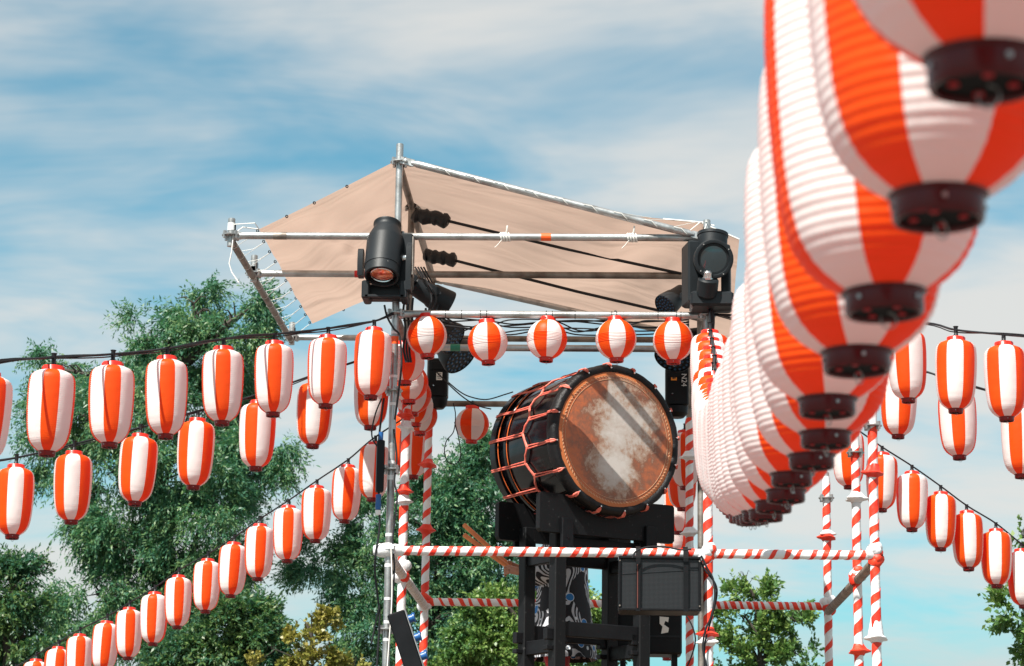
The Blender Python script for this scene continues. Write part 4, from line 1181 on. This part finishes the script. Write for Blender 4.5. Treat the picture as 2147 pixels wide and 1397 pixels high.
m = MB(); m.box((Lc.x + .19, Lc.y + .0, Lc.z - .03), (.01, .1, .26), bev=.004); obj('rating_plate', m, GALV_BROWN, mh, smooth=False)
# right moving head
Rc = at(1492, 545, YF - .2)
mh2 = thing('moving_head_light', 'matte black moving head stage light with dark round lens facing forward beside lanterns', 'stage light', tuple(Rc - Vector((0, 0, .3))), 'moving head lights at the top of the scaffold')
axR = Vector((.06, -1, -.22)).normalized()
head(mh2, Rc, axR, [(-.22, .07), (-.2, .1), (-.1, .117), (.06, .117), (.062, .121), (.1, .121), (.105, .128), (.135, .128), (.138, .122), (.136, .105), (.12, .1)])
m = MB(); m.lathe([(.118, .1), (.122, .07), (.126, .03), (.127, .0001)], Rc, axR, 36, caps=False); obj('lens', m, GLASS_D, mh2)
for a in (.6, 2.2, 3.9, 5.3):
    x2, y2, _ = frame_of(axR); m = MB(); m.lathe([(0, .005), (.004, .0045)], Rc + axR * .136 + (x2 * math.cos(a) + y2 * math.sin(a)) * .115, axR, 8); obj('screw', m, CHROME, mh2)
m = MB(); m.lathe([(-.05, .098), (.05, .098), (.055, .103), (.075, .103), (.08, .09)], Rc + Vector((.01, .1, .13)), (.05, .1, 1), 28); obj('rear_can', m, BLACK_M, mh2)
m = MB(); m.box(Rc + Vector((-.12, .16, -.06)), (.1, .2, .42), yaxes(.2), bev=.012); m.box(Rc + Vector((.1, .12, -.08)), (.06, .16, .4), yaxes(-.1), bev=.01)
obj('yoke_arm', m, BLACK_M, mh2, ang=25)
m = MB(); m.lathe([(-.012, .03), (.03, .03), (.04, .02)], Rc + Vector((-.03, -.1, -.14)), (0, -.4, 1), 12); m.lathe([(0, .036), (.012, .036)], Rc + Vector((-.03, -.1, -.155)), (0, -.4, 1), 6); obj('lock_knob', m, CHROME, mh2)
m = MB(); m.lathe([(-.06, .06), (-.05, .068), (.05, .068), (.06, .06)], Rc + Vector((-.03, -.06, -.2)), (.1, -.6, 1), 24); m.box(Rc + Vector((0, .06, -.27)), (.28, .24, .1), bev=.015); obj('base', m, BLACK_M, mh2, ang=30)
# LED cans
def led_can(c, ax, r, ln, label, nled=3, cat='stage light'):
    c = Vector(c); ax = Vector(ax).normalized(); x, y, a = frame_of(ax)
    t = thing('led_wash_light', label, cat, tuple(c), 'LED wash lights on the scaffold')
    m = MB(); m.lathe([(-ln, r * .45), (-ln + .02, r * .68), (-ln * .5, r * .78), (-ln * .45, r * .86), (-.02, r), (0, r), (.004, r * .96), (-.006, r * .94)], c, ax, 32, caps=True); obj('can', m, BLACK_M, t)
    m = MB(); m.lathe([(-.008, r * .94), (-.0075, .0001)], c, ax, 30, caps=False); obj('face_plate', m, BLACK_P, t)
    for ring in range(nled + 1):
        k = max(1, ring * 6)
        for i in range(k):
            th = 2 * PI * i / k + ring * .2; rr = ring / (nled + .35) * r * .92
            m = MB(); m.lathe([(-.006, r * .085), (-.001, r * .07), (.001, .0001)], c + x * (rr * math.cos(th)) + y * (rr * math.sin(th)), ax, 8, caps=False); obj('led_lens', m, LED_B, t)
    m = MB(); m.prism([(-.05, -.02), (.03, -.03), (.05, .0), (.03, .03), (-.05, .02)], c - ax * ln * .55 + x * (r + .012), ax, y, x, .014); m.prism([(-.05, -.02), (.03, -.03), (.05, .0), (.03, .03), (-.05, .02)], c - ax * ln * .55 - x * (r + .012), ax, y, x, .014)
    m.box(c - ax * (ln + .02), (2 * r + .05, .05, .04), (x, y, a), bev=.006)
    obj('yoke', m, BLACK_M, t, ang=30)
    return t
led_can(at(966, 752, 16.3), (.55, -.30, -.62), .14, .26, 'black LED can with rows of blue lenses hanging lowest behind the first round lantern')
led_can(at(952, 712, 15.9), (.75, -.25, -.5), .12, .24, 'black LED can with blue lenses tucked directly behind the first round lantern')
led_can(at(1410, 752, 15.9), (-.25, -.42, -.7), .135, .24, 'black LED can with blue lenses facing down behind the fifth round lantern')
led_can(at(1394, 642, 15.1), (-.55, -.45, -.55), .085, .22, 'small black LED can left of the dark round stage light lens')
led_can(at(940, 640, 15.3), (.8, .35, -.4), .1, .3, 'black LED can lying on the pipe behind the downward stage light')
# bases the cans hang from, with stickers
def base_box(c, s, label, axes_=None):
    t = thing('light_base', label, 'light base', tuple(Vector(c) - Vector((0, 0, s[2] / 2))), 'black light bases on the scaffold')
    m = MB(); m.box(c, s, axes_, bev=.012); m.box(Vector(c) + Vector((0, -s[1] / 2 - .004, s[2] * .3)), (s[0] * .7, .01, s[2] * .22), axes_, bev=.003)
    obj('housing', m, BLACK_P, t, ang=25)
    m = MB(); m.lathe([(0, s[0] * .5), (.05, s[0] * .48), (.08, s[0] * .3)], Vector(c) - Vector((0, 0, s[2] / 2)), (0, 0, -1), 24); obj('hub', m, BLACK_P, t)
    for dz in (-.3, .35):
        m = MB(); m.lathe([(0, .007), (.004, .006)], Vector(c) + Vector((-s[0] * .2, -s[1] / 2 - .001, s[2] * dz * .7)), (0, -1, 0), 8); obj('screw', m, CHROME, t)
    return t
bl1 = base_box(at(919, 795, 17.0), (.15, .14, .3), 'black light base with a white sticker hanging beside the rear left post')
p = at(921, 789, 16.925); m = MB(); m.box(p, (.045, .002, .06)); stk = obj('sticker', m, LABEL_W, bl1, smooth=False)
for k in range(4):
    m = MB(); m.box(p + Vector((0, -.0022, .02 - .012 * k)), (.032 - .006 * (k % 2), .001, .004)); obj('print_line', m, INK, stk, smooth=False)
bl2 = base_box(at(1419, 812, 16.6), (.17, .15, .3), 'black light base with an orange arrow sticker and chalked number beside the drum')
p = at(1413, 793, 16.52); m = MB(); m.box(p, (.042, .002, .034)); stk = obj('sticker', m, ICON_O, bl2, smooth=False)
m = MB(); m.prism([(-.014, 0), (-.003, .010), (-.003, .004), (.013, .004), (.013, -.004), (-.003, -.004), (-.003, -.010)], p + Vector((0, -.003, 0)), X1, ZU, Y1, .001); obj('arrow', m, INK, stk, smooth=False)
def text(body, p, size, mt, parent, rot=(PI / 2, 0, 0)):
    c = bpy.data.curves.new('lettering', 'FONT'); c.body = body; c.size = size; c.extrude = .0008
    c.align_x = 'CENTER'; c.align_y = 'CENTER'; c.materials.append(mt)
    tmp = bpy.data.objects.new('lettering_curve', c); col.objects.link(tmp)
    me = bpy.data.meshes.new_from_object(tmp.evaluated_get(bpy.context.evaluated_depsgraph_get()))
    bpy.data.objects.remove(tmp)
    if not me.materials: me.materials.append(mt)
    o = bpy.data.objects.new('lettering', me); col.objects.link(o); o.parent = parent
    o.location = Vector(p) - root_loc(parent); o.rotation_euler = rot
    return o
text('N24', at(1434, 797, 16.515), .055, CHALK, bl2, (PI / 2, PI / 2, 0))
# wrapped insulated joints with steel ropes
def sausage(p0, p1, p2, label, r=.05):
    t = thing('wrapped_cable', label, 'cable', tuple(p0), 'black wrapped cables under the canopy')
    p0, p1, p2 = Vector(p0), Vector(p1), Vector(p2); rr = random.Random(int(p0.z * 1000))
    m = MB(); n = 14
    m.tube([p0.lerp(p1, i / n) + Vector((0, 0, rr.uniform(-.006, .006))) for i in range(n + 1)], [r * (1 + (.12 if i % 4 in (0, 1) else -.08) + rr.uniform(-.05, .05)) * (1 if 0 < i < n else .75) for i in range(n + 1)], 14)
    obj('padding', m, CABLE, t, ang=25)
    m = MB(); m.tube([p1, p1.lerp(p2, .5) + Vector((0, 0, -.01)), p2], .011, 8); obj('steel_rope', m, CABLE, t)
sausage(at(868, 450, 15.62), at(941, 464, 15.6), at(1428, 574, YM - .02), 'black padded cable, the upper of two running right under the canopy')
sausage(at(890, 534, 16.2), at(956, 547, 16.15), at(1470, 672, 15.9), 'thinner black padded cable, the lower of two running right under the canopy', .047)

# ------------------------------------------------------------------ power boxes and cables on the left pole
pa, pb = at(832, 1290, YF - .1), at(868, 1400, YF - .1)
axd = (pb - pa).normalized(); axs = Vector((-axd.z, 0, axd.x))
if axs.x < 0: axs = -axs
pw = thing('power_strip_box', 'black power distribution box with blue sockets leaning across the bare pole', 'power box', tuple(pb))
m = MB(); m.box((pa + pb) / 2 + axs * .0 + axd * .06, (.115, .11, .5), (axs, Y1, -axd), bev=.008); obj('housing', m, BLACK_P, pw, ang=25)
m = MB(); m.box((pa + pb) / 2 + axs * .061 + axd * .06, (.006, .10, .5), (axs, Y1, -axd), bev=.001); obj('socket_plate', m, GALV, pw, smooth=False)
for k in range(3):
    c = pa + axd * (.05 + .125 * k) + axs * .08
    m = MB(); m.lathe([(-.02, .026), (.012, .026), (.014, .032), (.022, .032), (.026, .02)], c, axs, 16); m.box(c + axs * .02 - axd * .02, (.02, .05, .02), (axs, Y1, -axd), bev=.003); obj('blue_socket', m, BLUE_P, pw)
pc = at(797, 978, YF - .05)
pw2 = thing('power_strip_box', 'slim black power box with blue plug fixed along the bare pole', 'power box', tuple(pc - Vector((0, 0, .18))))
m = MB(); m.box(pc, (.05, .06, .34), yaxes(.2), bev=.006); obj('housing', m, BLACK_P, pw2, ang=25)
m = MB(); m.lathe([(0, .017), (.03, .02), (.06, .017), (.1, .019)], pc + Vector((-.005, 0, -.285)), (0, 0, 1), 14); obj('blue_plug', m, BLUE_P, pw2)
m = MB(); m.lathe([(0, .018), (.03, .018)], pc + Vector((-.005, 0, -.318)), (0, 0, 1), 14); obj('plug_end', m, SOCK_W, pw2)
m = MB(); m.lathe([(0, .014), (.06, .016)], pc + Vector((.0, 0, .165)), (0, 0, 1), 12); obj('blue_plug', m, BLUE_P, pw2)

def wire(pts, label, r=.006, seed=0, mt=CABLE, name='cable', group='loose black cables on the scaffold'):
    pts = [Vector(p) for p in pts]; P = []
    for i in range(len(pts) - 1):
        a = pts[max(i - 1, 0)]; b = pts[i]; c = pts[i + 1]; d = pts[min(i + 2, len(pts) - 1)]
        for k in range(6):
            t = k / 6
            P.append(.5 * ((2 * b) + (c - a) * t + (2 * a - 5 * b + 4 * c - d) * t * t + (3 * b - a - 3 * c + d) * t ** 3))
    P.append(pts[-1])
    m = MB(); m.tube(P, r, 7)
    return tag(obj(name, m, mt), label, 'cable', group)
px3 = lambda Y, *pp: [at(a, b, Y) for a, b in pp]
wire(px3(YF - .06, (806, 640), (812, 665), (826, 690), (838, 705), (842, 760), (836, 820), (828, 880)), 'black cable beside the bare pole below the pipe joint', .007)
wire(px3(YF - .05, (800, 836), (788, 865), (780, 900), (781, 920), (790, 935), (797, 945)), 'thin black loop left of the bare pole above the power box', .005)
wire(px3(YF - .05, (805, 835), (799, 880), (794, 930), (793, 1000), (796, 1100), (788, 1160), (786, 1200), (793, 1260), (796, 1300), (790, 1400)), 'long black cable down the left edge of the bare pole', .007)
wire(px3(YF - .03, (826, 900), (832, 960), (827, 1010), (833, 1040), (828, 1090), (823, 1140), (827, 1190), (823, 1260), (822, 1300)), 'black cable down the right edge of the bare pole', .006)
wire(px3(YF - .06, (820, 1150), (822, 1230), (820, 1290), (817, 1330), (812, 1400)), 'thin white cable down the bare pole under the rail', .004, mt=CORD_W)
wire(px3(YF - .06, (796, 1270), (789, 1300), (783, 1330), (778, 1350)), 'short black lead dangling left of the bare pole', .006)
wire(px3(17.0, (950, 845), (955, 870), (951, 905), (936, 925), (932, 950), (941, 970), (957, 972), (966, 955), (962, 920), (953, 885)), 'thin black cable loop hanging below the rear pipe', .004)
wire(px3(17.2, (938, 800), (962, 820), (985, 832), (1020, 838), (1060, 827), (1076, 822)), 'black cable sagging from the light base to the drum', .005)
wire(px3(16.9, (915, 780), (950, 815), (978, 838), (1005, 852), (1030, 858)), 'black cable running to the plug beside the rear pipe', .005)
wire(px3(YF - .16, (1326, 1170), (1335, 1155), (1360, 1147), (1395, 1147), (1425, 1153), (1450, 1152)), 'black cable arching over the loudspeaker on the rail', .006)
wire(px3(YF - .08, (1470, 1165), (1482, 1190), (1495, 1215), (1499, 1250), (1492, 1290), (1478, 1325), (1474, 1360), (1482, 1400)), 'black cable hanging beside the wrapped pole right of loudspeaker', .007)
wire(px3(YF - .06, (1466, 1170), (1478, 1195), (1500, 1225), (1502, 1255), (1488, 1310), (1478, 1350), (1477, 1400)), 'second black cable hanging beside the wrapped pole right of loudspeaker', .006)
wire(px3(15.2, (1434, 1284), (1450, 1310), (1458, 1340), (1452, 1370), (1440, 1400)), 'black cable curving below the loudspeaker', .005)
for k in range(7):
    rr = random.Random(100 + k); y0 = 668 + 4.5 * k
    pts = [(845 + 10 * k, 672 + 2 * k)] + [(x + rr.uniform(-25, 25), y0 + rr.uniform(-6, 9) + 7 * math.sin(x / 45.0 + k * 1.7)) for x in range(930, 1400, 75)] + [(1445, 668 + 3 * k)]
    wire([at(a, b, YF + .03 + .012 * k) for a, b in pts], f'black cable in the tangle under the front pipe, {ORD[k+1]} from the top', .005, group='tangled cables under the front pipe')
for k in range(4):
    wire(px3(YF - .1 - .015 * k, (1482 + 3 * k, 640), (1488 + 3 * k, 668), (1490 + 2 * k, 695 + 3 * k), (1497 + 3 * k, 722), (1499 + k, 742)), f'black cable dangling before the orange lantern tops, {ORD[k+1]} from the left', .006, group='cables dangling at the right post')
for k in range(3):
    wire(px3(YF + .05 + .03 * k, (850 + 8 * k, 625), (846 + 9 * k, 650), (850 + 7 * k, 690), (846 + 6 * k, 730), (852 + 5 * k, 760)), f'black cable hanging right of the bare pole at the pipe joint, {ORD[k+1]} from left', .008, group='cables hanging at the left pipe joint')
for k in range(4):
    wire(px3(15.0 + .1 * k, (870 + 6 * k, 560), (890 + 8 * k, 590 + 5 * k), (905 + 10 * k, 625), (900 + 8 * k, 655), (930 + 9 * k, 680)), f'black cable looped behind the downward stage light, {ORD[k+1]} of the bundle from left', .006, group='cables behind the left stage light')

# ------------------------------------------------------------------ trees
def leaf_mesh(name, P, T, Lr, Wr, material, parent, maple=False):
    """P: leaf base points, T: directions; one pointed leaf each"""
    n = len(P)
    Nn = rng.normal(size=(n, 3)); Nn[:, 2] += .7
    S_ = np.cross(T, Nn); S_ /= np.linalg.norm(S_, axis=1, keepdims=True) + 1e-9
    up = np.cross(S_, T)
    ln = (Lr * rng.uniform(.65, 1.25, n))[:, None]; w = (Wr * rng.uniform(.7, 1.25, n))[:, None]
    bend = (rng.uniform(-.22, .1, n))[:, None] * ln
    A = P; Bp = P + T * ln * .42 + S_ * w; C = P + T * ln + up * bend; Dp = P + T * ln * .42 - S_ * w
    V = np.stack([A, Bp, C, Dp], 1).reshape(-1, 3)
    off = np.array(root_loc(parent)); V = V - off
    me = bpy.data.meshes.new(name)
    me.vertices.add(4 * n); me.vertices.foreach_set('co', V.astype(np.float32).ravel())
    me.loops.add(4 * n); me.loops.foreach_set('vertex_index', np.arange(4 * n, dtype=np.int32))
    me.polygons.add(n); me.polygons.foreach_set('loop_start', np.arange(0, 4 * n, 4, dtype=np.int32))
    try: me.polygons.foreach_set('loop_total', np.full(n, 4, dtype=np.int32))
    except Exception: pass
    me.materials.append(material); me.update(calc_edges=True); me.validate()
    o = bpy.data.objects.new(name, me); col.objects.link(o); o.parent = parent
    o['kind'] = 'stuff'
    return o
def unit(a): return a / (np.linalg.norm(a, axis=1, keepdims=True) + 1e-9)
def tree(label, blobs, trunk, leaf, ntot, Lr, Wr, droop, twig, name='tree', group='trees behind the scaffold', per=14, clump=.3, cden=1.0, limbs=True, base_r=.2):
    """blobs: (px, py, half-width px, half-height px, Y); trunk: pixel track (px, py, Y)"""
    tb = [at(*t) for t in trunk]; base = tb[0].copy(); base.z = 0
    root = thing(name, label, 'tree', tuple(base), group)
    path = [base] + tb
    m = MB(); k = len(path); m.tube(path, [base_r * (1 - .88 * i / (k - 1)) for i in range(k)], 10)
    if limbs:
        for (px, py, rw, rh, Y) in blobs:
            c = at(px, py, Y); j = min(range(len(tb)), key=lambda q: (tb[q] - c).length + (2 if tb[q].z > c.z else 0))
            s = tb[j]
            mid = s.lerp(c, .5) + Vector((random.uniform(-.2, .2), random.uniform(-.2, .2), .25))
            e = c + Vector((0, 0, rh * Y / F_PX * .1))
            m.tube([s, s.lerp(mid, .5), mid, mid.lerp(e, .5), e], [base_r * .42, base_r * .36, base_r * .28, base_r * .2, base_r * .08], 6)
            for q in range(6):
                d = Vector((random.gauss(0, 1), random.gauss(0, .8), random.uniform(-.3, .9))).normalized() * (rw * Y / F_PX * .6)
                st_ = mid.lerp(e, random.random())
                m.tube([st_, st_ + d * .5 + Vector((0, 0, .1)), st_ + d], [base_r * .1, base_r * .06, base_r * .02], 5)
    obj('trunk', m, BARK, root)
    areas = np.array([b[2] * b[3] for b in blobs], float); areas /= areas.sum()
    Ps, Ts = [], []
    for b, wgt in zip(blobs, areas):
        px, py, rw, rh, Y = b; c = np.array(at(px, py, Y)); sx = rw * Y / F_PX; sz = rh * Y / F_PX; sy = (sx + sz) * .45
        nt_ = max(8, int(ntot * wgt / per))
        ncl = max(5, int(nt_ / (50 * cden)))
        cd = unit(rng.normal(size=(ncl, 3))); cr = rng.uniform(.35, 1.0, ncl) ** .6
        cc_ = cd * cr[:, None] * np.array([sx, sy, sz])
        pick = rng.integers(0, ncl, nt_)
        o = cc_[pick] + rng.normal(size=(nt_, 3)) * clump * np.array([1, 1, .8]) * min(sx, sz) * .52
        outw = unit(o / np.array([sx, sy, sz]))
        d = unit(outw * .7 + rng.normal(size=(nt_, 3)) * .5 + np.array([0, 0, -droop]))
        ln = twig * rng.uniform(.5, 1.3, nt_)
        u = (np.arange(per) + .5) / per
        bend = np.array([0, 0, -1.0]) * droop
        P = c + o[:, None, :] + d[:, None, :] * (ln[:, None] * u)[:, :, None] + bend * ((ln[:, None] * u) ** 2 * .6)[:, :, None]
        P = P + rng.normal(size=P.shape) * .012
        side = unit(np.cross(d, rng.normal(size=(nt_, 3))))
        sgn = np.where(np.arange(per) % 2 == 0, 1, -1)
        T = d[:, None, :] * .75 + side[:, None, :] * sgn[None, :, None] * .65 + rng.normal(size=P.shape) * .22 + np.array([0, 0, -droop * .35])
        Ps.append(P.reshape(-1, 3)); Ts.append(unit(T.reshape(-1, 3)))
    leaf_mesh('crown', np.concatenate(Ps), np.concatenate(Ts), Lr, Wr, leaf, root)
    return root
Yt = 52
tree('tall willow rising highest behind the left lantern strings',
     [(405, 640, 68, 62, Yt), (520, 655, 66, 62, Yt - 1), (300, 720, 95, 62, Yt), (455, 740, 110, 75, Yt), (100, 775, 62, 62, Yt + 1), (150, 870, 95, 95, Yt), (280, 850, 110, 90, Yt - 1), (420, 860, 110, 90, Yt + 1), (545, 930, 70, 70, Yt), (95, 950, 40, 50, Yt + 1),
      (225, 985, 95, 75, Yt), (360, 985, 130, 85, Yt - 1), (480, 1010, 60, 75, Yt), (165, 1100, 60, 60, Yt), (270, 1120, 110, 90, Yt), (420, 1110, 100, 90, Yt - 1), (200, 1250, 110, 90, Yt), (340, 1240, 130, 100, Yt), (470, 1190, 60, 80, Yt + 1), (300, 1360, 200, 70, Yt), (590, 990, 30, 45, Yt)],
     [(350, 1390, Yt), (355, 1250, Yt), (345, 1100, Yt), (330, 980, Yt), (345, 860, Yt), (390, 760, Yt)], LEAF_WILLOW, 190000, .125, .0195, .75, .55, 'willow_tree', base_r=.32)
tree('dark tree cut off by the lower left corner', [(25, 1240, 60, 85, Yt - 5), (60, 1340, 90, 90, Yt - 5), (-40, 1300, 80, 120, Yt - 5)], [(20, 1390, Yt - 5), (25, 1300, Yt - 5), (30, 1230, Yt - 5)], LEAF_DARK, 36000, .11, .022, .3, .35, base_r=.2)
tree('bushy tree below the left lantern strings, beside the yellow tree', [(480, 1330, 100, 75, Yt - 8), (555, 1350, 60, 70, Yt - 8), (400, 1370, 70, 55, Yt - 8), (500, 1280, 55, 50, Yt - 8)], [(490, 1395, Yt - 8), (490, 1330, Yt - 8)], LEAF_DARK, 40000, .10, .022, .2, .35, base_r=.15)
tree('dark willow behind the tower and the drum',
     [(955, 985, 80, 80, Yt + 3), (1020, 950, 60, 45, Yt + 3), (930, 1080, 75, 85, Yt + 3), (1030, 1060, 70, 90, Yt + 3), (790, 1090, 60, 75, Yt + 2), (700, 1180, 85, 70, Yt + 2), (800, 1200, 90, 85, Yt + 2), (930, 1190, 90, 90, Yt + 3), (1030, 1180, 80, 90, Yt + 3), (770, 1310, 90, 90, Yt + 2), (900, 1310, 100, 90, Yt + 2), (690, 1390, 40, 30, Yt + 2), (1110, 1230, 70, 80, Yt + 3), (1130, 1330, 90, 80, Yt + 3), (870, 1010, 25, 60, Yt + 3)],
     [(900, 1395, Yt + 3), (915, 1250, Yt + 3), (930, 1130, Yt + 3), (965, 1010, Yt + 3)], LEAF_WILLOW, 140000, .115, .0195, .5, .45, 'willow_tree', base_r=.28)
tree('bright leafy tree behind the drum stand', [(1010, 1290, 60, 65, Yt - 9), (1060, 1360, 90, 60, Yt - 9), (1150, 1300, 90, 70, Yt - 9), (1230, 1280, 50, 80, Yt - 9), (1240, 1370, 80, 50, Yt - 9), (960, 1370, 50, 50, Yt - 9)], [(1100, 1395, Yt - 9), (1100, 1320, Yt - 9)], LEAF_LIGHT, 42000, .085, .028, .05, .3, base_r=.14)
tree('small yellow leaved tree between the left trees', [(655, 1330, 48, 34, Yt - 14), (690, 1305, 24, 22, Yt - 14), (620, 1370, 34, 28, Yt - 14), (670, 1380, 40, 26, Yt - 14), (535, 1395, 24, 12, Yt - 14), (745, 1397, 24, 12, Yt - 14)], [(655, 1396, Yt - 14), (655, 1340, Yt - 14)], LEAF_YELLOW, 3600, .075, .034, -.1, .16, base_r=.04)
tree('young bright tree against the sky right of the loudspeaker', [(1570, 1240, 45, 34, Yt - 12), (1610, 1270, 60, 34, Yt - 12), (1560, 1310, 65, 42, Yt - 12), (1640, 1330, 60, 40, Yt - 12), (1600, 1380, 85, 36, Yt - 12), (1680, 1310, 36, 22, Yt - 12), (1690, 1385, 30, 26, Yt - 12), (1520, 1375, 30, 36, Yt - 12)],
     [(1595, 1396, Yt - 12), (1590, 1330, Yt - 12), (1580, 1250, Yt - 12)], LEAF_LIGHT, 10500, .085, .026, .0, .24, base_r=.07)
tree('leafy branch of a tree entering at the right frame edge', [(2140, 1130, 20, 16, 30), (2125, 1255, 38, 22, 30), (2150, 1290, 40, 26, 30), (2190, 1200, 50, 70, 30), (2200, 1330, 60, 60, 30)], [(2230, 1395, 30), (2215, 1300, 30), (2195, 1200, 30)], LEAF_LIGHT, 6500, .085, .026, .0, .25, base_r=.08)
